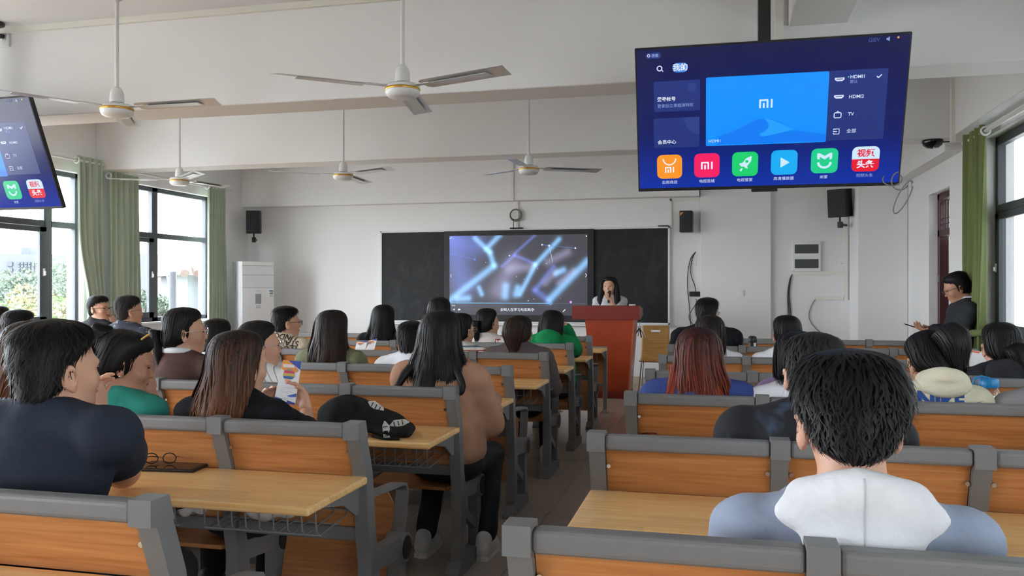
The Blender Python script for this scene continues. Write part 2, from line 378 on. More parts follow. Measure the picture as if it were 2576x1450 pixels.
def bay_meshes(b):
    w = b - 0.056
    S = -1
    rail = MB().bbox(0, w, -.028, .026, TOPZ - .052, TOPZ - .002, r=.012, seg=3).mesh('top_rail', M_grey)
    T = Matrix.Translation((0, .0, 0))
    def lean(z): return .0 + (TOPZ - z) * .335
    pan = MB()
    zt, zb = TOPZ - .05, DZ - .005
    pan.addm([(0, lean(zt) - .006, zt), (w, lean(zt) - .006, zt), (w, lean(zb) - .006, zb), (0, lean(zb) - .006, zb),
              (0, lean(zt) + .01, zt), (w, lean(zt) + .01, zt), (w, lean(zb) + .01, zb), (0, lean(zb) + .01, zb)],
             [(3, 2, 1, 0), (4, 5, 6, 7), (0, 1, 5, 4), (1, 2, 6, 5), (2, 3, 7, 6), (3, 0, 4, 7)])
    low = MB().box(0, w, .088, .102, .535, DZ - .03)
    bar = MB().bbox(0, w, .075, .125, .485, .535, r=.006)
    def seat_fn(cx0, cx1):
        return None
    def seat(pts):
        # plywood board with rounded outline: length along pts (y,z)
        m = MB(); n = 9; P = []
        for i in range(n):
            t = i / (n - 1)
            y = pts[0][0] + (pts[1][0] - pts[0][0]) * t; z = pts[0][1] + (pts[1][1] - pts[0][1]) * t
            dy, dz = pts[1][0] - pts[0][0], pts[1][1] - pts[0][1]; l = math.hypot(dy, dz); ny, nz = -dz / l, dy / l
            if nz < 0: ny, nz = -ny, -nz
            sag = -.012 * math.sin(PI * t)
            inset = .035 * max(0, 1 - min(t, 1 - t) / .10) ** 2
            P.append((y + ny * sag, z + nz * sag, inset, ny, nz))
        v = []
        for y, z, ins, ny, nz in P:
            for hx, s in ((ins + .012, -1), (w - ins - .012, -1), (w - ins - .012, 1), (ins + .012, 1)):
                v.append((hx, y + ny * .008 * s, z + nz * .008 * s))
        f = [(i * 4 + j, i * 4 + (j + 1) % 4, i * 4 + 4 + (j + 1) % 4, i * 4 + 4 + j) for i in range(n - 1) for j in range(4)] + [(3, 2, 1, 0), tuple(range(4 * n - 4, 4 * n))]
        m.addm(v, f)
        return m.mesh('seat', M_seat)
    down = seat([(.13, .405), (.56, .435)]); upm = seat([(.36, .14), (.475, .585)])
    bk = MB(); r = .0028
    n = 9
    for i in range(n):
        x = .03 + (w - .06) * i / (n - 1)
        bk.tube([(x, -.19, .70), (x, -.175, .585), (x, -.15, .568), (x, .06, .585), (x, .075, .66)], r, n=5)
    for y, z in ((-.19, .69), (-.165, .572), (-.03, .574), (.066, .60)): bk.tube([(.02, y, z), (w - .02, y, z)], r * 1.2, n=5)
    return rail, pan.mesh('back_panel', M_back), low.mesh('modesty_panel', M_back), bar.mesh('support_bar', M_grey), down, upm, bk.mesh('wire_basket', M_wire)
BM = {'L': bay_meshes(BAYL), 'R': bay_meshes(BAYR)}
def desktop_mesh(total, y0=-.405, y1=.045, chamf=0.0):
    bm = MB().bbox(-.03, total + .03, y0, y1, DZ - .028, DZ, r=.009, seg=3)
    return bm.mesh('desktop', M_desk)
ME_desk = {'L': desktop_mesh(NL * BAYL), 'R': desktop_mesh(NR * BAYR)}
ORD = {1: 'seventh', 2: 'sixth', 3: 'fifth', 4: 'fourth', 5: 'third', 6: 'second', 7: 'first'}
SEATED = [('L', 1, 148), ('L', 1, 40), ('L', 2, 82), ('L', 2, 342), ('L', 2, 605), ('L', 3, 468), ('L', 3, 655), ('L', 3, 1112), ('L', 4, 52), ('L', 4, 547), ('L', 4, 838), ('L', 4, 1038), ('L', 5, -4), ('L', 5, 326), ('L', 5, 722), ('L', 5, 1162), ('L', 5, 1310), ('L', 6, 250), ('L', 6, 966), ('L', 6, 1106), ('L', 6, 1228), ('L', 6, 1394),
          ('R', 1, 2150), ('R', 2, 2048), ('R', 3, 1757), ('R', 3, 2006), ('R', 3, 2340), ('R', 3, 2650), ('R', 4, 2512), ('R', 5, 1785), ('R', 5, 1977), ('R', 6, 1781)]
OCC = {}
for sd, kk, uu in SEATED:
    xx = on_y(uu, 725, rowY(kk) + .25).x
    OCC.setdefault((sd, kk), set()).add(int((XLB - xx) / BAYL) if sd == 'L' else int((xx - XRB) / BAYR))
def bench_row(side, k):
    left = side == 'L'
    n, b = (NL, BAYL) if left else (NR, BAYR)
    x0 = XLB - n * b if left else XRB                      # row starts at its lowest x
    where = 'block beside the big windows' if left else 'block beside the door wall'
    root = empty('bench_desk_row', (x0, rowY(k), 0), label='%s bench row counted back from the lectern, in the %s' % (ORD[k], where), cat='bench', group='bench desk rows')
    rail, pan, low, bar, down, upm, bk = BM[side]
    xs = [i * b for i in range(n + 1)]
    for x in xs:
        inst('side_frame', ME_frame, root, (x, 0, 0)); inst('armrest', ME_arm, root, (x, 0, 0))
        inst('desk_bracket', ME_bracket, root, (x, 0, 0))
        f = inst('pivot_cap', ME_cap, root, (x, 0, 0))
    occ = OCC.get((side, k), set())
    for i in range(n):
        x = xs[i] + .028; bay = (n - 1 - i) if left else i
        inst('top_rail', rail, root, (x, 0, 0)); p = inst('back_panel', pan, root, (x, 0, 0)); inst('modesty_panel', low, root, (x, 0, 0))
        inst('support_bar', bar, root, (x, 0, 0)); inst('wire_basket', bk, root, (x, 0, 0))
        inst('seat', down if bay in occ else upm, root, (x, 0, 0))
        for xx in (.008, b - .064): inst('bolt', ME_bolt, p, (xx, .026, .815))
    inst('desktop', ME_desk[side], root)
    return root
for k in range(7, 0, -1):
    bench_row('L', k); bench_row('R', k)
# front tables without seats, in front of the first benches
M_steel = mat('table_leg_steel', rgb(128, 128, 128), 0.4, metal=0.3)
def front_table(side):
    left = side == 'L'; n, b = (NL, BAYL) if left else (NR, BAYR)
    x0 = XLB - n * b if left else XRB
    root = empty('front_table', (x0, 9.43, 0), label='long front table with no seats, %s' % ('before the lectern and the window-side benches' if left else 'before the benches beside the door wall'), cat='table', group='front tables')
    inst('desktop', ME_desk[side], root)
    t = n * b
    MB().box(0, t, .06, .075, .32, DZ - .03).build('modesty_panel', M_back, root)
    MB().bbox(-.03, t + .03, .045, .09, DZ - .02, DZ + .012, r=.006).build('front_rail', M_grey, root)
    MB().bbox(0, t, .055, .085, .29, .325, r=.004).build('support_bar', M_grey, root)
    for i in range(0, n + 1, 1):
        x = i * b
        MB().bbox(x - .022, x + .022, .045, .095, .02, DZ - .02, r=.004).build('leg', M_steel, root)
        MB().bbox(x - .05, x + .05, .02, .12, 0, .012, r=.003).bbox(x - .03, x + .03, .035, .105, .012, .035, r=.004).build('foot', M_chrome, root)
        MB().prism([(.05, .702), (.05, .60), (-.24, .688), (-.24, .702)], x - .004, x + .004).build('desk_bracket', M_grey, root)
    inst('wire_basket', BM[side][6], root, (t - b + .028 if left else .028, 0, 0))
front_table('L'); front_table('R')

# ---------------------------------------------------------------- blackboard with touch screen
EXP = 2 ** (-sc.view_settings.exposure)
yb = YF - 0.03
board = empty('blackboard', (-2.9, YF, 0.88), label='wide black chalkboard with built-in lit screen and white metal frame', cat='blackboard')
BL = Matrix.Translation((2.9, -YF, -0.88))
def bpart(mb, name, m, parent=board):
    o = mb.build(name, m, parent, loc=(2.9, -YF, -0.88) if parent is board else (0, 0, 0)); return o
def chalk_mat():
    m = bpy.data.materials.new('chalkboard'); m.use_nodes = True; nt = m.node_tree; N = nt.nodes; L = nt.links; p = N['Principled BSDF']
    tc = N.new('ShaderNodeTexCoord'); mp = N.new('ShaderNodeMapping'); mp.inputs['Scale'].default_value = (1.2, 1, 0.8); mp.inputs['Rotation'].default_value = (0, 0.5, 0)
    L.new(tc.outputs['Object'], mp.inputs[0])
    n = N.new('ShaderNodeTexNoise'); n.inputs['Scale'].default_value = 3.0; n.inputs['Detail'].default_value = 7; n.inputs['Distortion'].default_value = 1.5; L.new(mp.outputs[0], n.inputs['Vector'])
    r = N.new('ShaderNodeValToRGB'); r.color_ramp.elements[0].position = .5; r.color_ramp.elements[1].position = .85
    r.color_ramp.elements[0].color = (*rgb(36, 38, 40), 1); r.color_ramp.elements[1].color = (*rgb(58, 60, 62), 1); L.new(n.outputs[0], r.inputs[0])
    L.new(r.outputs[0], p.inputs['Base Color']); p.inputs['Roughness'].default_value = .55; p.inputs['Specular IOR Level'].default_value = 0.25
    return m
M_chalk = chalk_mat()
bpart(MB().box(-5.08, -4.06, yb, YF, 0.90, 2.26), 'left_chalk_panel', M_chalk)
bpart(MB().box(-1.77, -0.71, yb, YF, 0.90, 2.255), 'right_chalk_panel', M_chalk)
M_alu = mat('board_frame_white', rgb(225, 226, 226), 0.4)
fr = MB()
for b in ((-5.11, -0.68, 2.255, 2.28), (-5.11, -0.68, 0.872, 0.90), (-5.11, -5.08, 0.872, 2.28), (-0.71, -0.68, 0.872, 2.28)): fr.bbox(b[0], b[1], YF - 0.045, YF, b[2], b[3], r=.004, seg=1)
bpart(fr, 'board_frame', M_alu)
bpart(MB().bbox(-5.11, -0.68, YF - .12, YF - .04, .845, .872, r=.004, seg=1), 'chalk_tray', M_alu)
bpart(MB().bbox(-4.06, -1.77, YF - .075, YF, 0.905, 2.262, r=.006, seg=1), 'screen_bezel', M_black)
def screen_mat():
    """blurred blue film picture on the lit screen, built from soft line segments"""
    m = bpy.data.materials.new('screen_film'); m.use_nodes = True; nt = m.node_tree; N = nt.nodes; L = nt.links; p = N['Principled BSDF']
    p.inputs['Base Color'].default_value = (.01, .01, .012, 1); p.inputs['Roughness'].default_value = .3
    tc = N.new('ShaderNodeTexCoord'); sx = N.new('ShaderNodeSeparateXYZ'); L.new(tc.outputs['Object'], sx.inputs[0])
    nz = N.new('ShaderNodeTexNoise'); nz.inputs['Scale'].default_value = 2.2; nz.inputs['Detail'].default_value = 2; L.new(tc.outputs['Object'], nz.inputs['Vector'])
    def M2(op, a, b=None, c=None):
        q = N.new('ShaderNodeMath'); q.operation = op
        for i, x in enumerate((a, b, c)):
            if x is None: continue
            if isinstance(x, (int, float)): q.inputs[i].default_value = x
            else: L.new(x, q.inputs[i])
        return q.outputs[0]
    X, Z = sx.outputs[0], sx.outputs[2]
    def seg(x0, z0, x1, z1, wd):
        dx, dz = x1 - x0, z1 - z0; l2 = dx * dx + dz * dz
        px = M2('SUBTRACT', X, x0); pz = M2('SUBTRACT', Z, z0)
        t = M2('ADD', M2('MULTIPLY', px, dx / l2), M2('MULTIPLY', pz, dz / l2)); cl = N.new('ShaderNodeClamp'); L.new(t, cl.inputs[0]); t = cl.outputs[0]
        ex = M2('SUBTRACT', px, M2('MULTIPLY', t, dx)); ez = M2('SUBTRACT', pz, M2('MULTIPLY', t, dz))
        d2 = M2('ADD', M2('MULTIPLY', ex, ex), M2('MULTIPLY', ez, ez))
        return M2('POWER', 2.718, M2('MULTIPLY', d2, -1.0 / (wd * wd)))
    def addup(L_):
        a = L_[0]
        for b in L_[1:]: a = M2('ADD', a, b)
        return a
    # screen runs x -1.053..1.053, z -0.59..0.59 ; positions read from the film frame (fractions of width and height)
    def q(a, b): return ((a - .5) * 2.106, (.5 - b) * 1.19)
    def S(a, b, c, d, wd): return seg(*q(a, b), *q(c, d), wd)
    cyan = addup([S(.0, .82, .33, .385, .050), S(.33, .38, .30, .21, .040), S(.30, .21, .19, .03, .038), S(.275, .17, .37, .0, .040), S(.80, .06, .63, .375, .036), S(.63, .375, .52, .74, .036), S(1.0, .33, .73, .81, .050), S(.418, .64, .412, .76, .060), S(.505, .66, .49, .74, .050), S(.22, .66, .24, .74, .036), S(.78, .48, .83, .44, .045), S(.06, .80, .14, .79, .05)])
    lil = addup([S(.36, .70, .47, .34, .13), S(.44, .42, .60, .40, .07), S(.72, .34, .86, .22, .06), S(.70, .60, .78, .46, .05), S(.80, .60, .90, .45, .05)])
    blu = addup([S(.0, .05, .10, .60, .20), S(.0, .0, .18, .12, .18), S(.49, .22, .63, .0, .022), S(.63, .69, .73, .82, .05), S(.39, .39, .48, .25, .025), S(.48, .25, .63, .36, .025), S(.63, .69, .76, .40, .035)])
    def vm(col, fac):
        v = N.new('ShaderNodeVectorMath'); v.operation = 'SCALE'; v.inputs[0].default_value = col; L.new(fac, v.inputs['Scale']); return v.outputs[0]
    def va(a, b):
        v = N.new('ShaderNodeVectorMath'); v.operation = 'ADD'; L.new(a, v.inputs[0]); L.new(b, v.inputs[1]); return v.outputs[0]
    tot = va(va(vm((.22, .50, .86), cyan), vm((.17, .16, .26), lil)), vm((.07, .11, .40), blu))
    c0 = N.new('ShaderNodeCombineXYZ'); [setattr(c0.inputs[i], 'default_value', x) for i, x in enumerate((.052, .052, .068))]
    tot = va(tot, c0.outputs[0])
    L.new(tot, p.inputs['Emission Color']); p.inputs['Emission Strength'].default_value = EXP * 0.95
    return m
M_film = screen_mat()
scrn = MB().box(-1.053, 1.053, -.004, .002, -.595, .595).build('screen', M_film, board, loc=(2.9 - 2.914, -.078, 1.592 - .88))
E_w = emit('screen_white', rgb(235, 240, 250), EXP); E_lb = emit('screen_light_blue', rgb(120, 200, 250), EXP); E_pk = emit('screen_pink', rgb(235, 160, 250), EXP)
E_db = emit('screen_line_grey', rgb(95, 100, 120), EXP); E_blue = emit('screen_blue_dot', rgb(90, 140, 235), EXP)
def spart(mb, name, m): return mb.build(name, m, scrn)
def sq(a, b): return ((a - .5) * 2.106, -.007, (.5 - b) * 1.19)
def sline(a, b, c, d, wd, m, name='line'):
    p, q_ = Vector(sq(a, b)), Vector(sq(c, d)); n = Vector((-(q_ - p).z, 0, (q_ - p).x)).normalized() * wd
    return spart(MB().addm([p + n, p - n, q_ - n, q_ + n], [(0, 1, 2, 3)]), name, m)
sline(.015, .85, .735, .852, .005, E_lb, 'progress_bar'); sline(.75, .853, .985, .853, .003, E_db, 'progress_bar')
spart(MB().tube([(sq(.74, .852)[0] + .018 * math.cos(a), -.006, sq(.74, .852)[2] + .018 * math.sin(a)) for a in [i * PI / 8 for i in range(16)]], .004, n=5, closed=True), 'progress_knob', E_lb)
def disc(c, r, n=14): return MB().prism([(c[0] + r * math.cos(2 * PI * i / n), c[2] + r * math.sin(2 * PI * i / n)) for i in range(n)], c[1], c[1] + .001, axis='y')
spart(disc(sq(.883, .835), .018), 'knob', E_pk)
for a, b, r in ((.68, .125, .013), (.73, .137, .015), (.915, .172, .013), (.445, .255, .010)): spart(disc(sq(a, b), r), 'dot', E_w)
spart(disc(sq(.19, .30), .016), 'dot', E_blue); spart(disc(sq(.02, .226), .012), 'dot', E_blue)
for a, b, r in ((.005, .03, .008), (.015, .02, .007), (.992, .025, .01), (.81, .79, .004), (.495, .52, .006), (.58, .82, .008), (.71, .36, .006), (.65, .42, .005), (.27, .34, .005), (.55, .55, .004), (.62, .80, .005)): spart(disc(sq(a, b), r, 8), 'dot', E_w)
sline(.68, .125, .73, .137, .004, E_blue); sline(.73, .137, .915, .172, .002, E_blue); sline(.73, .137, .755, .34, .002, E_w); sline(.02, .226, .19, .30, .002, E_blue)
sline(.008, .505, .0135, .486, .003, E_w); sline(.008, .505, .0135, .524, .003, E_w); sline(.995, .505, .985, .484, .004, E_w); sline(.995, .505, .985, .526, .004, E_w)
text('全知人在学习与实践中', .052, E_w, scrn, sq(.50, .935), bold=.0006)
text('00:38', .022, E_w, scrn, sq(.03, .885), bold=.0005); text('00:52', .022, E_w, scrn, sq(.965, .885), bold=.0005)
sx0 = sq(.035, .935); spart(MB().addm([(sx0[0] - .014, -.007, sx0[2] - .007), (sx0[0] - .004, -.007, sx0[2] - .007), (sx0[0] + .006, -.007, sx0[2] - .016), (sx0[0] + .006, -.007, sx0[2] + .016), (sx0[0] - .004, -.007, sx0[2] + .007), (sx0[0] - .014, -.007, sx0[2] + .007)], [(0, 1, 2, 3, 4, 5)]), 'speaker_icon', E_w)
sx0 = sq(.073, .935); spart(MB().addm([(sx0[0] - .017, -.007, sx0[2] + .012), (sx0[0] - .017, -.007, sx0[2] - .010), (sx0[0] - .012, -.007, sx0[2] - .018), (sx0[0] - .006, -.007, sx0[2] - .010), (sx0[0] + .017, -.007, sx0[2] - .010), (sx0[0] + .017, -.007, sx0[2] + .012)], [(0, 1, 2, 3, 4, 5)]), 'comment_icon', E_w)
sline(.828, .955, .845, .925, .006, E_w, 'pencil_icon')

# ---------------------------------------------------------------- hanging televisions
M_scr = bpy.data.materials.new('tv_panel'); M_scr.use_nodes = True
def tv_panel_nodes():
    nt = M_scr.node_tree; N = nt.nodes; L = nt.links; p = N['Principled BSDF']
    p.inputs['Base Color'].default_value = (.008, .008, .01, 1); p.inputs['Roughness'].default_value = .16; p.inputs['Specular IOR Level'].default_value = .4
    tc = N.new('ShaderNodeTexCoord'); s = N.new('ShaderNodeSeparateXYZ'); L.new(tc.outputs['Object'], s.inputs[0])
    mr = N.new('ShaderNodeMapRange'); mr.inputs[1].default_value = .4; mr.inputs[2].default_value = -.4; L.new(s.outputs[2], mr.inputs[0])
    r = N.new('ShaderNodeValToRGB'); L.new(mr.outputs[0], r.inputs[0])
    r.color_ramp.elements[0].color = (*rgb(16, 22, 72), 1); r.color_ramp.elements[1].color = (*rgb(10, 48, 165), 1)
    e = r.color_ramp.elements.new(.62); e.color = (*rgb(10, 26, 96), 1)
    L.new(r.outputs[0], p.inputs['Emission Color']); p.inputs['Emission Strength'].default_value = EXP
tv_panel_nodes()
E_card = emit('tv_card', rgb(30, 50, 122), EXP); E_card2 = emit('tv_card_light', rgb(40, 62, 135), EXP)
E_sky = emit('tv_azure', rgb(0, 145, 255), EXP); E_dune = emit('tv_dune', rgb(0, 122, 245), EXP); E_dune2 = emit('tv_dune_light', rgb(30, 158, 255), EXP)
E_ic = [emit('tv_orange', rgb(250, 150, 40), EXP), emit('tv_crimson', rgb(245, 30, 100), EXP), emit('tv_green', rgb(25, 208, 110), EXP), emit('tv_cyan', rgb(15, 172, 245), EXP), emit('tv_mint', rgb(25, 205, 140), EXP), emit('tv_red', rgb(228, 25, 50), EXP)]
E_tx = emit('tv_text', rgb(215, 225, 248), EXP); E_tx2 = emit('tv_text_dim', rgb(140, 160, 215), EXP); E_logo = emit('tv_logo', rgb(205, 232, 250), EXP)
E_halo = emit('tv_halo', rgb(70, 140, 230), EXP); E_dim = emit('tv_dim', rgb(70, 82, 140), EXP); E_gold = emit('tv_led', rgb(215, 165, 80), EXP); E_gr = emit('tv_dot', rgb(80, 220, 180), EXP)
def television(loc, yaw, tilt, pole_top, label):
    W, H = 1.449, .829
    root = empty('television', loc, label=label, cat='television', group='ceiling-hung televisions')
    root.rotation_euler = Matrix.Rotation(yaw, 3, 'Z').to_4x4().to_euler()
    sc_e = MB().bbox(-W / 2, W / 2, 0, .035, -H / 2, H / 2, r=.004, seg=2).bbox(-.45, .45, .03, .075, -.30, .20, r=.012).build('casing', M_black, root)
    sc_e.rotation_euler = (tilt, 0, 0)
    pan = MB().box(-W / 2 + .009, W / 2 - .009, -.0015, .002, -H / 2 + .020, H / 2 - .009).build('screen', M_scr, sc_e)
    MB().bbox(-.075, .070, -.008, .03, -H / 2 - .016, -H / 2 + .004, r=.003).build('sensor_bar', M_black, sc_e)
    ly = [0]
    def pl(pts, m, name, d):
        return MB().addm([(x, -.0015 - d, z) for x, z in pts], [tuple(range(len(pts)))]).build(name, m, sc_e)
    def rr(cx, cz, w_, h_, r, m, name, d=.001): return pl([(cx + x, cz + z) for x, z in rrect(w_, h_, r)], m, name, d)
    def tx(t, x, z, size, m=E_tx, al='LEFT', bold=.0): return text(t, size, m, sc_e, (x, -.0045, z), bold=bold, align=al)
    rr(-.621, .371, .086, .034, .016, E_card, 'search_pill'); tx('搜索', -.632, .370, .020, E_tx2, bold=.0003)
    def ring(cx, cz, r, t, m=E_tx): MB().tube([(cx + r * math.cos(a), -.0045, cz + r * math.sin(a)) for a in [i * PI / 8 for i in range(16)]], t, n=4, closed=True).build('magnifier_icon', m, sc_e)
    ring(-.647, .372, .007, .0018); ring(-.588, .299, .013, .003)
    pl([(-.579, .290), (-.576, .293), (-.566, .282), (-.569, .279)], E_tx, 'magnifier_icon', .003)
    rr(-.474, .298, .085, .052, .025, E_halo, 'menu_highlight', .0005); tx('我的', -.474, .297, .042, E_w, 'CENTER', .0008)
    rr(-.494, .141, .258, .172, .008, E_card, 'card'); tx('登录帐号', -.604, .125, .026, E_w, bold=.0004); tx('登录后立享超清特权', -.604, .087, .0225, E_tx2)
    pl([(-.410 + .026 * math.cos(a), .186 + .026 * math.sin(a)) for a in [i * PI / 10 for i in range(20)]], E_card2, 'card_dot', .0016)
    rr(-.498, -.068, .259, .172, .008, E_card, 'card'); tx('会员中心', -.606, -.122, .0265, E_w, bold=.0003)
    pl([(-.369 + .086 * math.cos(a), .019 + .10 * math.sin(a)) for a in [PI + i * PI / 2 / 9 for i in range(10)]] + [(-.369, .019)], E_card2, 'card_dot', .0016)
    rr(-.006, .041, .653, .388, .008, E_sky, 'picture_tile')
    D = [(-.27, -.147), (-.266, -.10), (-.15, -.06), (-.06, -.015), (-.017, -.007), (.03, -.012), (.10, -.045), (.15, -.079), (.25, -.098), (.32, -.107), (.32, -.147)]
    pl(D, E_dune, 'dune', .0017)
    pl([(-.017, -.007), (.02, -.012), (.07, -.035), (.15, -.076), (.06, -.095), (-.01, -.108), (-.035, -.104), (-.037, -.092), (-.01, -.08), (.010, -.06), (.012, -.042), (0, -.022)], E_dune2, 'dune', .0022)
    def mi(cx, cz, w_, m):
        s = w_ / .072
        def R(x0, x1, z0, z1): return [(cx + x * s, cz + z * s) for x, z in ((x0, z0), (x1, z0), (x1, z1), (x0, z1))]
        for q in (R(-.036, -.026, -.024, .024), R(-.036, .012, .014, .024), R(.004, .014, -.024, .018), R(-.016, -.006, -.024, .004), R(.026, .036, -.024, .024)): pl(q, m, 'logo', .0026)
    mi(-.007, .076, .072, E_logo)
    tx('HDMI1', -.319, -.125, .024)
    rr(.470, .045, .300, .382, .006, E_card, 'source_panel', .0008)
    def hd(cx, cz): pl([(cx - .025, cz + .009), (cx + .025, cz + .009), (cx + .025, cz - .002), (cx + .014, cz - .010), (cx - .014, cz - .010), (cx - .025, cz - .002)], E_tx, 'port_icon', .0022); pl([(cx - .016, cz + .003), (cx + .016, cz + .003), (cx + .016, cz - .001), (cx - .016, cz - .001)], E_card, 'port_icon', .0026)
    hd(.375, .189); hd(.376, .095)
    pl([(.420 + .004 * math.cos(a), .200 + .004 * math.sin(a)) for a in [i * PI / 4 for i in range(8)]], E_gr, 'dot', .002)
    tx('HDMI1', .428, .198, .026, bold=.0003); tx('默认', .428, .172, .020, E_tx2); tx('HDMI2', .427, .092, .026, bold=.0003); tx('TV', .428, -.003, .026, bold=.0003); tx('全部', .425, -.097, .026)
    pl([(.562, .194), (.572, .184), (.590, .202), (.587, .206), (.572, .191), (.565, .198)], E_w, 'check_mark', .0022)
    def boxring(cx, cz, w_, h_, t, name):
        MB().tube([(cx + x, -.004, cz + z) for x, z in rrect(w_, h_, .006, 3)], t, n=4, closed=True).build(name, E_tx, sc_e)
    boxring(.375, -.006, .036, .028, .0024, 'set_icon'); pl([(.366, .010), (.369, .008), (.375, .014), (.381, .008), (.384, .010), (.375, .019)], E_tx, 'set_icon', .0026)
    MB().tube([(.358, -.004, -.088), (.358, -.004, -.082), (.388, -.004, -.082), (.388, -.004, -.110), (.358, -.004, -.110), (.358, -.004, -.104)], .0024, n=4).tube([(.356, -.004, -.096), (.376, -.004, -.096)], .0024, n=4).build('input_icon', E_tx, sc_e)
    cen = [(-.540, -.267), (-.327, -.266), (-.113, -.265), (.102, -.262), (.319, -.260), (.536, -.257)]
    names = ['应用商店', '电视商城', '电视管家', '高清播放器', '米家', '视频头条']
    for i, (cx, cz) in enumerate(cen):
        rr(cx, cz, .144, .142, .030, E_ic[i] if i < 5 else E_ic[5], 'app_icon'); tx(names[i], cx, cz - .094, .0225, E_tx2 if i == 5 else E_tx, 'CENTER')
    cx, cz = cen[5]; pl([(x + cx, z + cz) for x, z in rrect(.144, .142, .030) if z > -.001] + [(cx - .072, cz), (cx + .072, cz)], E_logo, 'app_icon_top', .0016)
    tx('视频', cx, cz + .032, .046, E_ic[5], 'CENTER', .0012); tx('头条', cx, cz - .032, .046, E_w, 'CENTER', .0014)
    cx, cz = cen[0]; MB().tube([(cx + .036 * math.cos(a), -.0045, cz + .048 + .036 * math.sin(a)) for a in [PI + i * PI / 12 for i in range(13)]], .0035, n=5).build('bag_handle_icon', E_w, sc_e); mi(cx, cz - .018, .052, E_w)
    cx, cz = cen[1]; mi(cx, cz, .066, E_w)
    cx, cz = cen[2]; pl([(cx + x, cz + z) for x, z in ((.036, .048), (.034, .018), (.012, -.012), (.016, -.028), (.002, -.022), (-.006, -.014), (-.022, -.014), (-.034, .004), (-.014, .008), (.006, .034))], E_logo, 'rocket_icon', .002); pl([(cx + x, cz + z) for x, z in ((-.012, -.024), (-.020, -.042), (-.030, -.036), (-.022, -.024))], E_logo, 'rocket_icon', .002)
    pl([(cx + .010 + .009 * math.cos(a), cz + .016 + .009 * math.sin(a)) for a in [i * PI / 5 for i in range(10)]], E_ic[2], 'rocket_icon', .0026)
    cx, cz = cen[3]; pl([(cx - .020, cz + .030), (cx - .020, cz - .030), (cx + .030, cz)], E_logo, 'play_icon', .002)
    cx, cz = cen[4]; pl([(cx - .040, cz + .012), (cx - .040, cz + .044), (cx - .026, cz + .044), (cx, cz + .028), (cx + .026, cz + .044), (cx + .040, cz + .044), (cx + .040, cz + .012), (cx + .026, cz + .006), (cx + .026, cz + .024), (cx, cz + .008), (cx - .026, cz + .024), (cx - .026, cz + .008)], E_logo, 'house_icon', .002)
    MB().tube([(cx + .033 * math.cos(a), -.004, cz - .008 + .030 * math.sin(a)) for a in [PI + i * PI / 10 for i in range(11)]], .0065, n=5).build('house_icon', E_logo, sc_e)
    tx('GIEV', .536, .385, .028, E_dim, 'CENTER', .0003); pl([(.598, .382), (.598, .392), (.604, .392), (.614, .400), (.614, .374), (.604, .382)], E_tx2, 'mute_icon', .002)
    pl([(.656 + .006 * math.cos(a), .392 + .006 * math.sin(a)) for a in [i * PI / 4 for i in range(8)]], E_gold, 'status_light', .002)
    # mount: plate, yoke and pole up to the slab
    z0 = .02
    MB().bbox(-.035, .035, .17, .24, -.10, pole_top - loc[2], r=.006).build('pole', M_black, root)
    MB().bbox(-.22, .22, .09, .12, -.16, .18, r=.006).bbox(-.05, .05, .11, .19, -.08, .12, r=.006).build('mount', M_black, root)
    MB().lathe([(.09, 0), (.09, -.02), (.05, -.03)], c=(0, .205, pole_top - loc[2])).build('ceiling_plate', M_black, root)
    return root
tvR = television((0.26, 4.965, 2.36), .02, .379, ZC, 'television on a black pole above the benches beside the door wall')
tvL = television((-5.444, 5.187, 2.373), -.038, .383, ZC, 'television hanging before the curtained windows, glare across its screen')
def loop_pts(c, rx, rz, a0, a1, n=22, lean=0.0): return [(c[0] + rx * math.cos(a) + lean * math.sin(a), c[1], c[2] + rz * math.sin(a)) for a in [math.radians(a0 + (a1 - a0) * i / n) for i in range(n + 1)]]
MB().tube(loop_pts((.93, 5.03, 2.00), .05, .035, 150, 400), .0035).tube(loop_pts((.97, 5.03, 1.99), .045, .05, 100, 330), .0035).tube(loop_pts((.985, 5.03, 1.90), .03, .09, 60, 400, lean=.04), .0035)\
    .build('hanging_cable', M_greycord, tvR, loc=(-.26, -4.965, -2.36))

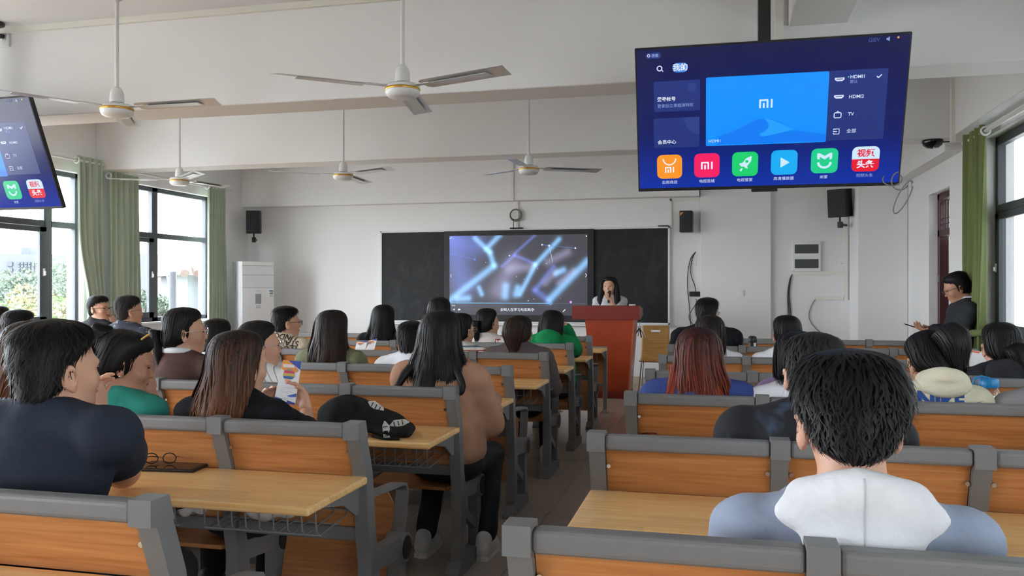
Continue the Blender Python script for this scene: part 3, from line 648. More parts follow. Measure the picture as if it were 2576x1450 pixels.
# ---------------------------------------------------------------- soft-shape engine: blended solids -> one continuous skin
def axis_pts(lo, hi, step, fine=None):
    """grid line positions; fine=(a,b,step2) uses a finer step between a and b"""
    if not fine: return np.arange(lo, hi + step, step)
    a, b, s2 = fine; a = max(a, lo); b = min(b, hi)
    return np.concatenate([np.arange(lo, a - step * .3, step), np.arange(a, b, s2), np.arange(b, hi + step, step)])
def field(prims, xs, ys, zs):
    D = np.full((len(xs), len(ys), len(zs)), 0.12)
    for p in prims:
        kind = p[0]; k = p[-1]
        if kind == 'cap':
            a, b, ra, rb = np.array(p[1], float), np.array(p[2], float), p[3], p[4]; rm = max(ra, rb)
            lo = np.minimum(a, b) - rm - .06; hi = np.maximum(a, b) + rm + .06
        else:
            c, r = np.array(p[1], float), np.array(p[2], float); rm = float(r.max()); lo = c - rm - .06; hi = c + rm + .06
        i0, i1 = np.searchsorted(xs, (lo[0], hi[0])); j0, j1 = np.searchsorted(ys, (lo[1], hi[1])); k0, k1 = np.searchsorted(zs, (lo[2], hi[2]))
        if i1 <= i0 or j1 <= j0 or k1 <= k0: continue
        X = xs[i0:i1][:, None, None]; Y = ys[j0:j1][None, :, None]; Z = zs[k0:k1][None, None, :]
        if kind == 'cap':
            d = b - a; l2 = max(float(d @ d), 1e-9)
            t = np.clip(((X - a[0]) * d[0] + (Y - a[1]) * d[1] + (Z - a[2]) * d[2]) / l2, 0, 1)
            q = np.sqrt((X - a[0] - t * d[0]) ** 2 + (Y - a[1] - t * d[1]) ** 2 + (Z - a[2] - t * d[2]) ** 2) - (ra + (rb - ra) * t)
        else:
            R = p[3]
            U, V, W = X - c[0], Y - c[1], Z - c[2]
            if R is not None:
                U, V, W = (R[0, 0] * U + R[1, 0] * V + R[2, 0] * W, R[0, 1] * U + R[1, 1] * V + R[2, 1] * W, R[0, 2] * U + R[1, 2] * V + R[2, 2] * W)
            n = np.sqrt((U / r[0]) ** 2 + (V / r[1]) ** 2 + (W / r[2]) ** 2)
            m2 = np.sqrt((U / r[0] ** 2) ** 2 + (V / r[1] ** 2) ** 2 + (W / r[2] ** 2) ** 2)
            q = n * (n - 1) / np.maximum(m2, 1e-6)
        S = D[i0:i1, j0:j1, k0:k1]
        if kind == 'cut':
            h = np.clip(.5 - .5 * (S + q) / k, 0, 1); D[i0:i1, j0:j1, k0:k1] = S * (1 - h) + (-q) * h + k * h * (1 - h)
        else:
            h = np.clip(.5 + .5 * (S - q) / k, 0, 1); D[i0:i1, j0:j1, k0:k1] = S * (1 - h) + q * h - k * h * (1 - h)
    return D
def nets(D, xs, ys, zs):
    """surface nets on a rectilinear grid"""
    ins = D < 0
    c = ins[:-1, :-1, :-1].astype(np.int8)
    for o in ((1, 0, 0), (0, 1, 0), (0, 0, 1), (1, 1, 0), (1, 0, 1), (0, 1, 1), (1, 1, 1)):
        c = c + ins[o[0]:ins.shape[0] - 1 + o[0], o[1]:ins.shape[1] - 1 + o[1], o[2]:ins.shape[2] - 1 + o[2]]
    I, J, K = np.nonzero((c > 0) & (c < 8))
    idx = np.full(c.shape, -1, np.int64); idx[I, J, K] = np.arange(len(I))
    acc = np.zeros((len(I), 3)); cnt = np.zeros(len(I))
    C8 = [(a, b, d) for a in (0, 1) for b in (0, 1) for d in (0, 1)]
    for a in range(8):
        for b in range(a + 1, 8):
            A, B = C8[a], C8[b]
            if sum(abs(A[i] - B[i]) for i in range(3)) != 1: continue
            da = D[I + A[0], J + A[1], K + A[2]]; db = D[I + B[0], J + B[1], K + B[2]]
            m = (da < 0) != (db < 0); t = np.where(m, da / np.where(m, da - db, 1), 0)
            for ax in range(3): acc[:, ax] += np.where(m, A[ax] + t * (B[ax] - A[ax]), 0)
            cnt += m
    acc /= cnt[:, None]
    def co(ax, base, fr): return ax[base] + fr * (ax[np.minimum(base + 1, len(ax) - 1)] - ax[base])
    V = np.stack([co(xs, I, acc[:, 0]), co(ys, J, acc[:, 1]), co(zs, K, acc[:, 2])], -1)
    F = []
    for ax in range(3):
        sl0 = [slice(None)] * 3; sl1 = [slice(None)] * 3; sl0[ax] = slice(0, -1); sl1[ax] = slice(1, None)
        s0, s1 = ins[tuple(sl0)], ins[tuple(sl1)]
        E = np.argwhere(s0 != s1); o1, o2 = [(1, 2), (2, 0), (0, 1)][ax]
        E = E[(E[:, o1] > 0) & (E[:, o2] > 0) & (E[:, o1] < D.shape[o1] - 1) & (E[:, o2] < D.shape[o2] - 1)]
        def g(a, b):
            q = E.copy(); q[:, o1] -= a; q[:, o2] -= b; return idx[q[:, 0], q[:, 1], q[:, 2]]
        Q = np.stack([g(1, 1), g(0, 1), g(0, 0), g(1, 0)], -1)
        fl = ~s0[E[:, 0], E[:, 1], E[:, 2]]; Q[fl] = Q[fl][:, ::-1]; F.append(Q)
    F = np.concatenate(F); F = F[(F >= 0).all(1)]
    return V, F
def np_mesh(name, V, F, m=None, attr=None):
    me = bpy.data.meshes.new(name); n, k = len(V), len(F); w_ = F.shape[1] if k else 4
    me.vertices.add(n); me.vertices.foreach_set('co', np.ascontiguousarray(V, np.float32).ravel())
    me.loops.add(k * w_); me.loops.foreach_set('vertex_index', np.ascontiguousarray(F, np.int32).ravel())
    me.polygons.add(k); me.polygons.foreach_set('loop_start', np.arange(0, k * w_, w_, dtype=np.int32))
    try: me.polygons.foreach_set('loop_total', np.full(k, w_, np.int32))
    except Exception: pass
    me.polygons.foreach_set('use_smooth', np.ones(k, bool))
    if attr is not None:
        a = me.attributes.new('along', 'FLOAT', 'POINT'); a.data.foreach_set('value', np.ascontiguousarray(attr, np.float32))
    if m: me.materials.append(m)
    me.update(); return me
def pnoise(P, s, seed=0.0):
    """cheap smooth pseudo noise in -1..1"""
    x, y, z = P[:, 0] * s + seed, P[:, 1] * s + seed * 1.7, P[:, 2] * s - seed
    return (np.sin(x * 1.0 + 1.3 * np.sin(y * 1.1 + .7 * z)) + np.sin(y * 1.3 + 1.1 * np.sin(z * .9 + .6 * x)) + np.sin(z * 1.2 + 1.2 * np.sin(x * 1.05 + .8 * y))) / 3
def soft(prims, step, fine_z=None, fine_xy=None, wr=None, seed=0.0):
    """prims -> (V,F); wr=[(amp,scale),...] wrinkles"""
    lo = np.full(3, 9e9); hi = -lo
    for p in prims:
        if p[0] == 'cut': continue
        if p[0] == 'cap':
            a, b, r = np.array(p[1]), np.array(p[2]), max(p[3], p[4]); lo = np.minimum(lo, np.minimum(a, b) - r); hi = np.maximum(hi, np.maximum(a, b) + r)
        else:
            c, r = np.array(p[1]), max(p[2]); lo = np.minimum(lo, c - r); hi = np.maximum(hi, c + r)
    lo -= .02; hi += .02
    xs = axis_pts(lo[0], hi[0], step, fine_xy[0] if fine_xy else None); ys = axis_pts(lo[1], hi[1], step, fine_xy[1] if fine_xy else None); zs = axis_pts(lo[2], hi[2], step, fine_z)
    D = field(prims, xs, ys, zs)
    if wr:
        X, Y, Z = np.meshgrid(xs, ys, zs, indexing='ij'); P = np.stack([X.ravel(), Y.ravel(), Z.ravel()], -1)
        near = np.abs(D.ravel()) < .04; d = D.ravel()
        q = np.zeros(int(near.sum())); PN = P[near]
        for i, (amp, s) in enumerate(wr): q += amp * pnoise(PN, s, seed + i * 3.1)
        d[near] += q; D = d.reshape(D.shape)
    return nets(D, xs, ys, zs)
def rotm(yaw=0.0, pitch=0.0, roll=0.0):
    return np.array((Matrix.Rotation(yaw, 3, 'Z') @ Matrix.Rotation(pitch, 3, 'X') @ Matrix.Rotation(roll, 3, 'Y')))
def blob(name, prims, step, m, loc=(0, 0, 0), rz=0.0, wr=None, parent=None, label=None, cat=None, group=None, seed=0.0):
    V, F = soft(prims, step, wr=wr, seed=seed)
    o = bpy.data.objects.new(name, np_mesh(name, V, F, m)); o.location = loc; o.rotation_euler = (0, 0, rz); add(o, parent); tag(o, label, cat, group); return o

# ---------------------------------------------------------------- ceiling fans
M_fanw = mat('fan_white', rgb(222, 222, 220), 0.35); M_gold = mat('fan_gold_band', rgb(196, 150, 60), 0.3, metal=0.6)
M_blade = mat('fan_blade', rgb(205, 205, 205), 0.3, metal=0.35)
ME_blade = MB().addm([(x, -y, z) for x, y, z in (
    (.16, -.045, -.006), (.19, -.062, -.010), (.75, -.066, -.012), (.77, .058, .012), (.19, .062, .010), (.16, .045, .006),
    (.16, -.045, -.003), (.19, -.062, -.007), (.75, -.066, -.009), (.77, .058, .015), (.19, .062, .013), (.16, .045, .009))],
    [(0, 1, 2, 3, 4, 5), (11, 10, 9, 8, 7, 6)] + [(i, (i + 1) % 6, 6 + (i + 1) % 6, 6 + i) for i in range(6)]).bbox(.24, .64, -.036, .036, -.0075, -.0045, r=.001, seg=1).mesh('blade', M_blade)
ME_barm = MB().bbox(.07, .22, -.02, .02, -.001, .007, r=.003).mesh('blade_arm', M_blade)
ME_motor = MB().lathe([(.03, -.052), (.075, -.05), (.092, -.04), (.104, -.022), (.105, .018), (.095, .03), (.05, .034), (.046, .04)], n=32).mesh('motor_housing', M_fanw)
ME_band = MB().lathe([(.1055, -.008), (.1070, -.006), (.1070, .006), (.1055, .008)], n=32).mesh('gold_band', M_gold)
ME_cup = MB().lathe([(.045, .045), (.046, .06), (.044, .105), (.036, .132), (.022, .148), (.014, .150)], n=24).mesh('motor_cup', M_fanw)
FANS = [((-3.93, 4.91), 0, 'over the benches near the hanging television by the windows'), ((-1.86, 4.83), -20, 'x'),
        ((-5.87, 8.35), -40, 'close to the curtain between the two windows'), ((-3.90, 8.38), -26, 'between two other fans before the blackboard wall'), ((-1.87, 8.38), 28, 'above the aisle in front of the blackboard')]
FANS[1] = (FANS[1][0], FANS[1][1], 'over the aisle end of the middle benches')
for (x, y), a0, where in FANS:
    zt = ZC; zh = 2.60
    f = empty('ceiling_fan', (x, y, zh), label='white ceiling fan with three blades, ' + where, cat='fan', group='ceiling fans')
    MB().cyl((0, 0, .14), (0, 0, zt - zh - .02), .013, n=12).build('rod', M_fanw, f)
    MB().lathe([(.018, -.12), (.05, -.09), (.055, 0)], c=(0, 0, zt - zh)).build('canopy', M_fanw, f)
    m = inst('motor_housing', ME_motor, f); inst('gold_band', ME_band, m); inst('motor_cup', ME_cup, f)
    for k in range(3):
        b = inst('blade', ME_blade, f, (0, 0, .012), (0, 0, math.radians(a0 + 120 * k))); inst('blade_arm', ME_barm, b)

# ---------------------------------------------------------------- curtains
M_cur = mat('curtain_sage', rgb(176, 190, 172), 0.85, var=0.06, scale=3, bump=0.05, bscale=300); M_curo = mat('curtain_olive', rgb(104, 114, 66), 0.85, var=0.05, scale=3, bump=0.05, bscale=300)
for m_ in (M_cur, M_curo):
    m_.node_tree.nodes['Principled BSDF'].inputs['Subsurface Weight'].default_value = 0.0
def curtain(x, y0, y1, zt, zb, folds, m, label, amp=.035, sx=1, waist=None, group='green window curtains', flare=0.0):
    root = empty('curtain', (x, (y0 + y1) / 2, zb), label=label, cat='curtain', group=group)
    def fn(u, v):
        z = zt + (zb - zt) * v
        wd = 1.0 + flare * v
        off = 0.0
        if waist:
            zc, k, sh = waist; t = math.exp(-((z - zc) / .55) ** 2); wd *= 1 - k * t; off = sh * t
        yy = (y0 + y1) / 2 + (u - .5) * (y1 - y0) * wd + off
        a = amp * (0.75 + .35 * v) * math.sin(u * folds * 2 * PI + .6 * math.sin(v * 3 + u * 5)) + .012 * math.sin(u * folds * 4.3 * PI + v * 2)
        return (sx * a, yy - (y0 + y1) / 2, z - zb)
    nu = max(40, int(folds * 14)); mb = MB().grid(nu, 26, fn)
    n0 = len(mb.v); mb.addm([(p[0] + sx * .004, p[1], p[2]) for p in mb.v[:n0]], [tuple(reversed(f)) for f in mb.f], True)
    o = mb.build('cloth', m, root)
    MB().tube([(.034 * math.cos(a), -(y1 - y0) / 2 - .006, zt - zb - .055 + .034 * math.sin(a)) for a in [j * PI / 10 for j in range(20)]], .010, n=6, closed=True).build('grommet', M_white, root)
    return root
XC = XL + .13
cu1 = curtain(XC, 8.42, 8.86, 2.95, .25, 5, M_cur, 'sage green curtain bunched beside the window nearest the hanging television', amp=.03, waist=(1.15, .35, .10))
cu2 = curtain(XC + .02, 8.93, 9.50, 2.83, .25, 6, M_cur, 'sage green curtain gathered under the beam between both windows', amp=.03)
cu3 = curtain(XC, 11.02, 11.50, 2.94, .25, 6, M_cur, 'sage green curtain beside the white air conditioner', amp=.028)
XCR = XR - .13
cu4 = curtain(XCR, 8.02, 8.62, 2.80, .25, 4, M_curo, 'olive curtain tied back by the door wall, behind the standing woman', amp=.045, sx=-1, waist=(1.0, .12, .02), group='green window curtains')
MB().tube([(XCR + .075 * math.cos(a), 8.32 + .27 * math.sin(a), 1.02 + .02 * math.cos(a)) for a in [i * PI / 12 for i in range(24)]], .032, n=8, closed=True).build('tieback', M_curo, cu4, loc=(-XCR, -8.32, -.25))
M_rod = mat('rod_white', rgb(215, 214, 210), 0.4)
def rod(x, y0, y1, z, label):
    r = MB().cyl((0, 0, 0), (0, y1 - y0, 0), .016, n=12).ball((0, 0, 0), .026).ball((0, y1 - y0, 0), .026)
    o = r.build('curtain_rod', M_rod, loc=(x, y0, z), label=label, cat='curtain rod', group='curtain rods')
    for yy in (.15, y1 - y0 - .12): MB().bbox(-.16 if x < 0 else -.02, .02 if x < 0 else .16, yy - .012, yy + .012, -.012, .012, r=.003).build('bracket', M_rod, o)
rod(XC, 5.92, 8.87, 2.895, 'white curtain rod over the window by the hanging television')
rod(XC, 9.24, 11.62, 2.885, 'white curtain rod ending beside the air conditioner')
rod(XCR, 5.2, 8.66, 2.745, 'white curtain rod over the door-wall window')

# ---------------------------------------------------------------- floor-standing air conditioner
fc = on_y(652, 725, 11.55)
ac = empty('air_conditioner', (fc.x - .17, fc.y + .14, 0), math.radians(50), 'tall white floor-standing air conditioner with glossy front panel', 'air conditioner')
M_acw = mat('ac_white', rgb(225, 226, 228), 0.3); M_acg = mat('ac_gloss_white', rgb(232, 232, 233), 0.1); M_acs = mat('ac_display_grey', rgb(150, 152, 155), 0.25)
P_ = [(-.25, -.17), (.25, -.17), (.27, -.13), (.27, .20), (.22, .24), (-.22, .24), (-.27, .20), (-.29, .05), (-.28, -.12)]
MB().prism(P_, .0, 1.80, axis='z').build('cabinet', M_acw, ac)
MB().bbox(-.245, .245, -.185, -.16, .06, 1.40, r=.004).build('front_panel', M_acg, ac)
MB().bbox(-.245, .245, -.183, -.16, 1.405, 1.73, r=.004).build('outlet_louver', M_acw, ac)
MB().bbox(-.245, .245, -.184, -.16, 1.595, 1.600, r=.001, seg=1).build('louver_seam', M_acs, ac)
MB().bbox(-.25, .25, -.187, -.16, 1.74, 1.80, r=.006).build('top_trim', M_white, ac)
MB().bbox(-.045, .045, -.188, -.18, 1.16, 1.31, r=.003).build('display', M_acs, ac)
for i in range(3):
    for j in range(2): MB().bbox(-.03 + i * .024, -.016 + i * .024, -.187, -.184, 1.12 - j * .024, 1.132 - j * .024, r=.001, seg=1).build('button', M_acs, ac)
lab = MB().bbox(.17, .232, -.187, -.184, 1.26, 1.39, r=.001, seg=1).build('energy_label', mat('label_white', rgb(235, 236, 238), .5), ac)
MB().box(.172, .230, -.1885, -.186, 1.345, 1.365).build('label_band', mat('label_blue', rgb(70, 130, 170), .5), lab)
MB().box(.176, .196, -.1885, -.186, 1.305, 1.33).box(.20, .226, -.1885, -.186, 1.305, 1.332).box(.176, .226, -.1885, -.186, 1.270, 1.276).box(.176, .226, -.1885, -.186, 1.285, 1.290).build('label_print', mat('label_ink', rgb(120, 118, 108), .6), lab)
text('Midea', .028, M_acs, ac, (-.0, -.1875, 1.355))
for i in range(4): MB().box(-.2865, -.283, -.02, .0, 1.36 + i * .07, 1.41 + i * .07).build('side_vent', M_acs, ac)

# ---------------------------------------------------------------- wall speakers
M_spk = mat('speaker_black', rgb(34, 36, 40), 0.7, bump=.1, bscale=400)
def speaker(name, loc, rz, pitch, w_, h_, d, label, stem=True, tri=False):
    r = empty(name, loc, rz, label, 'speaker', 'wall speakers')
    b = MB().bbox(-w_ / 2, w_ / 2, 0, d, -h_ / 2, h_ / 2, r=.008).build('cabinet', M_black, r); b.rotation_euler = (pitch, 0, 0)
    MB().bbox(-w_ / 2 + .008, w_ / 2 - .008, -.014, .002, -h_ / 2 + .008, h_ / 2 - .02, r=.006).build('grille', M_spk, b)
    if tri: MB().prism([(-w_ / 2 + .012, h_ / 2 - .025), (-w_ / 2 + .012, h_ / 2 - .075), (-w_ / 2 + .062, h_ / 2 - .025)], -.016, -.013, axis='y').build('corner_badge', mat('badge_orange', rgb(215, 150, 60), .5), b)
    if stem:
        MB().cyl((0, d * .5, -h_ / 2 + .01), (0, d * .5, -h_ / 2 - .06), .012).bbox(-.028, .028, d * .5 - .02, d * .5 + .05, -h_ / 2 - .13, -h_ / 2 - .05, r=.005).bbox(-.02, .02, d * .5, d + .12, -h_ / 2 - .10, -h_ / 2 - .07, r=.004).build('bracket', M_black, r)
    else: MB().bbox(-.05, .05, d - .01, d + .06, -.06, .06, r=.004).build('bracket', M_black, r)
    return r
p = on_y(636, 559, 11.95); speaker('wall_speaker', (p.x, 11.95, p.z), math.radians(22), .06, .21, .36, .20, 'black wall speaker on a stem bracket above the air conditioner')
p = on_y(1725, 557, 12.10); speaker('wall_speaker', (p.x, 12.10, p.z), math.radians(-4), .0, .175, .30, .18, 'small black wall speaker with an orange corner badge', stem=False, tri=True)
p = on_y(2105, 512, 11.9); speaker('wall_speaker', (p.x, 11.9, p.z), math.radians(-26), .12, .25, .37, .24, 'black wall speaker tilted down above the breaker boxes')

# ---------------------------------------------------------------- lectern, chair
M_ros = mat('lectern_redwood', rgb(158, 60, 26), 0.32, var=.10, scale=2.5); M_rosd = mat('lectern_dark_redwood', rgb(122, 36, 28), 0.35, var=.06, scale=3)
lec = empty('lectern', (-1.38, 10.73, 0), label='red-brown wooden lectern in front of the lit screen', cat='lectern')
MB().prism([(0, 1.0), (0, 1.172), (.06, 1.178), (.50, 1.13), (.50, 1.05), (.12, 1.0)], -.445, .41).build('top_slab', M_rosd, lec)
MB().prism([(-.29, 1.0), (.325, 1.0), (.255, .085), (-.19, .085)], .05, .46, axis='y').build('body', M_ros, lec)
MB().prism([(.325, 1.0), (.345, 1.0), (.275, .085), (.255, .085)], .045, .465, axis='y').build('side_panel', mat('lectern_side', rgb(176, 96, 78), .3), lec)
MB().bbox(-.215, .275, 0, .52, 0, .085, r=.006).build('plinth', M_rosd, lec)
chalkbox = MB().bbox(-.04, .04, -.03, .03, 0, .022, r=.003).build('chalk_box', M_white, loc=(-1.07, 10.84, 1.171), label='small white box lying on top of the lectern', cat='box')
MB().box(.005, .041, -.031, .031, .001, .012).build('box_print', mat('print_orange', rgb(225, 110, 70), .5), chalkbox)
keys = empty('key_bunch', (-1.02, 11.30, .88), label='bunch of keys hanging beside the lectern under the chalk tray', cat='keys')
MB().tube([(.018 * math.cos(a), 0, .018 * math.sin(a)) for a in [i * PI / 6 for i in range(12)]], .003, n=5, closed=True).cyl((0, 0, .018), (0, .0, .07), .004).build('ring', M_chrome, keys)
for i in range(4): MB().bbox(-.008, .008, -.002, .002, -.10 - i * .02, -.01, r=.002).build('key', M_chrome if i % 2 else M_black, keys).rotation_euler = (0, .5 - .33 * i, 0)
MB().cyl((0, 0, .07), (0, .93, .07), .003).build('hook', M_chrome, keys)
ch = empty('wooden_chair', (-.83, 11.45, 0), label='plywood chair with a handle slot and steel legs beside the lectern', cat='chair')
shell = MB()
def chair_fn(u, v):
    w_ = .36 + .02 * math.sin(v * PI); xx = (u - .5) * w_
    if v < .45: t = v / .45; y, z = -.36 + .33 * t, .455 - .012 * math.sin(t * PI)
    elif v < .58: t = (v - .45) / .13; a = t * PI / 2 * .92; y, z = -.03 + .09 * math.sin(a), .455 + .09 * (1 - math.cos(a))
    else: t = (v - .58) / .42; y, z = .06 + .075 * t, .54 + .355 * t
    return (xx, y, z)
NU, NV = 13, 30
pts = [chair_fn(i / (NU - 1), j / (NV - 1)) for j in range(NV) for i in range(NU)]
fs = []
for j in range(NV - 1):
    for i in range(NU - 1):
        if j == NV - 4 and 4 <= i <= 7: continue
        fs.append((j * NU + i, j * NU + i + 1, j * NU + NU + i + 1, j * NU + NU + i))
sh = MB().addm(pts, fs, True).build('shell', M_chairw, ch)
sm_ = sh.modifiers.new('s', 'SOLIDIFY'); sm_.thickness = .012
for sx in (-1, 1):
    MB().tube([(sx * .15, -.30, .44), (sx * .19, -.34, 0)], .010).build('leg', M_chrome, ch); MB().tube([(sx * .15, -.02, .44), (sx * .19, .08, 0)], .010).build('leg', M_chrome, ch)
MB().tube([(-.15, -.30, .44), (.15, -.30, .44)], .009).tube([(-.15, -.02, .44), (.15, -.02, .44)], .009).build('seat_frame', M_chrome, ch)

# ---------------------------------------------------------------- wall fittings
def wallbox(name, loc, w_, h_, d, m, label, cat, group=None, rz=0):
    return MB().bbox(-w_ / 2, w_ / 2, -d, 0, -h_ / 2, h_ / 2, r=.004).build(name, m, loc=loc, rz=rz, label=label, cat=cat, group=group)
M_smoke = mat('smoked_window', rgb(66, 70, 66), .15); M_ink = mat('ink_dark', rgb(60, 60, 60), .6)
for i, (u, v) in enumerate(((2028, 627), (2028, 664))):
    p = on_y(u, v, YF); b = wallbox('breaker_box', (p.x, YF, p.z), .37, .205, .05, M_white, ('upper' if i == 0 else 'lower') + ' white breaker box with smoked window on the front wall', 'breaker box', 'breaker boxes')
    wn = MB().bbox(-.155, .155, -.056, -.048, -.062, .062, r=.003).build('window', M_smoke, b)
    for k in range(8 if i == 0 else 4): MB().box(-.13 + k * (.03 if i == 0 else .062), -.11 + k * (.03 if i == 0 else .062), -.0575, -.056, -.025, -.012).build('switch', M_ink, wn)
p = on_y(1862, 738, YF - .07); sw = wallbox('light_switch', (p.x, YF - .07, p.z), .10, .10, .012, M_white, 'white square switch plate on the front pilaster', 'switch')
MB().bbox(-.032, .032, -.016, -.010, -.035, .035, r=.003).build('rocker', M_white, sw)
def socket(loc, label, h_=.09, rz=0, n=1):
    s = wallbox('wall_socket', loc, .085, h_, .014, M_white, label, 'socket', 'wall sockets', rz)
    for k in range(n):
        zz = (k - (n - 1) / 2) * .045
        MB().box(-.012, -.008, -.0155, -.013, zz - .008, zz + .008).box(.008, .012, -.0155, -.013, zz - .008, zz + .008).build('slot', M_ink, s)
    return s
p = on_y(1744, 656, YF); socket((p.x, YF, p.z), 'tall white socket strip beside the board, cords dangling past it', .15, n=3)
p = on_y(2118, 663, YF); socket((p.x, YF, p.z), 'white double socket to one side of the breaker boxes', .10)
p = on_y(14, 100, AY0); ps = socket((p.x, AY0, p.z), 'white power socket with a black plug high on the deep beam', .12)
MB().bbox(-.03, .005, -.05, -.014, .005, .035, r=.004).tube([(-.02, -.05, .015), (-.028, -.055, -.05), (-.03, -.06, -.25), (-.10, -.05, -.5)], .006).build('plug', M_blackcord, ps)
def trunk(pts, w_, d, label, m=M_cream, name='cable_trunking'):
    mb = MB()
    for a, b in zip(pts[:-1], pts[1:]):
        x0, x1 = min(a[0], b[0]), max(a[0], b[0]); z0, z1 = min(a[2], b[2]), max(a[2], b[2]); y = a[1]
        mb.box(x0 - w_ / 2, x1 + w_ / 2, y - d, y, z0 - w_ / 2, z1 + w_ / 2)
    return mb.build(name, m, label=label, cat='trunking', group='cream cable trunking')
yC = YF - .20
trunk([(-2.955, yC, ZC), (-2.955, yC, 2.70)], .035, .02, 'cream cable trunking running down the beam above the blackboard')
trunk([(-2.93, YF, 2.68), (-2.93, YF, 2.30)], .035, .02, 'short cream trunking between the beam and the blackboard camera')
p0, p1, p2 = on_y(2137, 490, YF), on_y(2137, 751, YF), on_y(2054, 751, YF)
trunk([(p0.x - .05, YF, p0.z), (p0.x - .05, YF, p1.z)], .05, .025, 'cream trunking running down the front wall beside the corner pier'); trunk([(p0.x - .105, YF, p1.z), (p2.x, YF, p1.z)], .05, .025, 'short level trunking with a grey cord curling from its end')
p3 = on_y(1993, 688, YF); trunk([(p3.x, YF, p3.z), (p0.x - .105, YF, p3.z)], .05, .024, 'cream trunking running level below the breaker boxes')
p = on_y(1960, 50, AY0); trunk([(p.x, AY0, ZC), (p.x, AY0, AZ)], .05, .03, 'cream trunking on the deep beam behind the television pole')
trunk([(XL, AY0, ZC - .02), (-1.6, AY0, ZC - .02)], .05, .03, 'cream trunking along the top of the deep beam')
p = on_x(2425, 200, XR - .17); MB().box(XR - .20, XR - .165, BY0 - .06, BY0 + .0, BZ - .05, ZC).build('cable_trunking', M_cream, label='cream trunking in the corner by the dome camera', cat='trunking', group='cream cable trunking')
p = on_y(1688, 560, YF); trunk([(p.x, YF, 2.28), (p.x, YF, 2.66), (-.27, YF, 2.66)], .025, .02, 'thin cream trunking framing the small badge speaker')
def cord(pts, r, m, label, name='loose_cable', group='cords on the front wall', y=None):
    P = [Vector(q) for q in pts]; out = []
    for i in range(len(P) - 1):
        a, b, c, d = P[max(i - 1, 0)], P[i], P[i + 1], P[min(i + 2, len(P) - 1)]
        for k in range(6):
            t = k / 6; out.append(.5 * ((2 * b) + (-a + c) * t + (2 * a - 5 * b + 4 * c - d) * t * t + (-a + 3 * b - 3 * c + d) * t ** 3))
    out.append(P[-1])
    return MB().tube(out, r, n=6).build(name, m, label=label, cat='cord', group=group)
def W(u, v, off=.02): q = on_y(u, v, YF - off); return (q.x, YF - off, q.z)
cord([W(1750, 634), W(1737, 652), W(1730, 690), W(1730, 730), W(1735, 780), W(1738, 830), W(1738, 880)], .006, M_blackcord, 'black cord looping from the pilaster down to the floor')
cord([W(1750, 634), W(1740, 655), W(1738, 690), W(1748, 720), W(1750, 738)], .006, M_blackcord, 'black cord from the pilaster to the black adapter')
cord([W(1750, 752), W(1752, 762), W(1738, 785), W(1733, 800), W(1742, 815), W(1752, 825)], .005, M_blackcord, 'black cord hanging in a loop under the adapter')
p = on_y(1748, 740, YF); MB().bbox(-.075, .075, -.07, 0, -.035, .035, r=.012, seg=3).build('power_adapter', M_black, loc=(p.x, YF, p.z), label='black power adapter fixed beside the blackboard', cat='adapter')
for i, du in enumerate((0, 3, 7)):
    cord([W(1993, 690), W(1986 + du * .4, 705), W(1981 + du * .6, 740), W(1982 + du, 790), W(1983 + du * 1.3, 860)], .007, M_blackcord if i else M_greycord, ('thick', 'thin', 'bent')[i] + ' cord dropping from the breaker boxes')
cord([W(2052, 752), W(2040, 772), W(2035, 795), W(2042, 815), W(2058, 832), W(2075, 845)], .006, M_greycord, 'grey cord curling out of the trunking end')
# cable coil and camera above the board
cp = on_y(1298, 541, YF); coil = empty('cable_coil', (cp.x, YF - .03, cp.z), label='coil of grey cable hung above the blackboard', cat='cable')
for i in range(4):
    r = .075 + .006 * i
    MB().tube([(.004 * i + r * math.cos(a), -.008 * i, r * math.sin(a) - .003 * i) for a in [j * PI / 14 for j in range(28)]], .006, n=6, closed=True).build('loop', M_greycord, coil)
MB().tube([(-.02, -.01, -.07), (-.03, -.01, -.14), (-.025, -.01, -.20), (0, -.01, -.22)], .005).build('tail', M_blackcord, coil)
wc = empty('board_camera', (cp.x + .02, YF - .05, 2.283), label='small black camera on top of the blackboard frame', cat='camera'); MB().bbox(-.10, .10, -.03, .03, .0, .018, r=.006).build('body', M_black, wc); MB().cyl((0, 0, .018), (0, 0, .06), .008).build('stem', M_white, wc)
p = on_y(1672, 573, YF); MB().bbox(-.09, .06, -.05, 0, 0, .016, r=.004).build('board_clip', M_black, loc=(p.x, YF - .002, 2.281), label='thin black clip on the corner of the blackboard frame', cat='clip')
# dome camera under the far beam
dc = empty('dome_camera', (2.02, 9.0, BZ), label='black dome camera under the beam near the door', cat='camera')
MB().lathe([(.095, 0), (.098, -.02), (.085, -.05), (.055, -.075), (.0, -.085)], n=24).build('dome', mat('dome_black', rgb(16, 18, 20), .12), dc)
MB().cyl((.09, 0, -.02), (.16, .0, -.02), .006).build('cable', M_blackcord, dc)
p = on_x(2293, 463, XR); socket((XR - .02, p.y, p.z), 'small white wall socket high beside the door', .09, rz=math.radians(90))

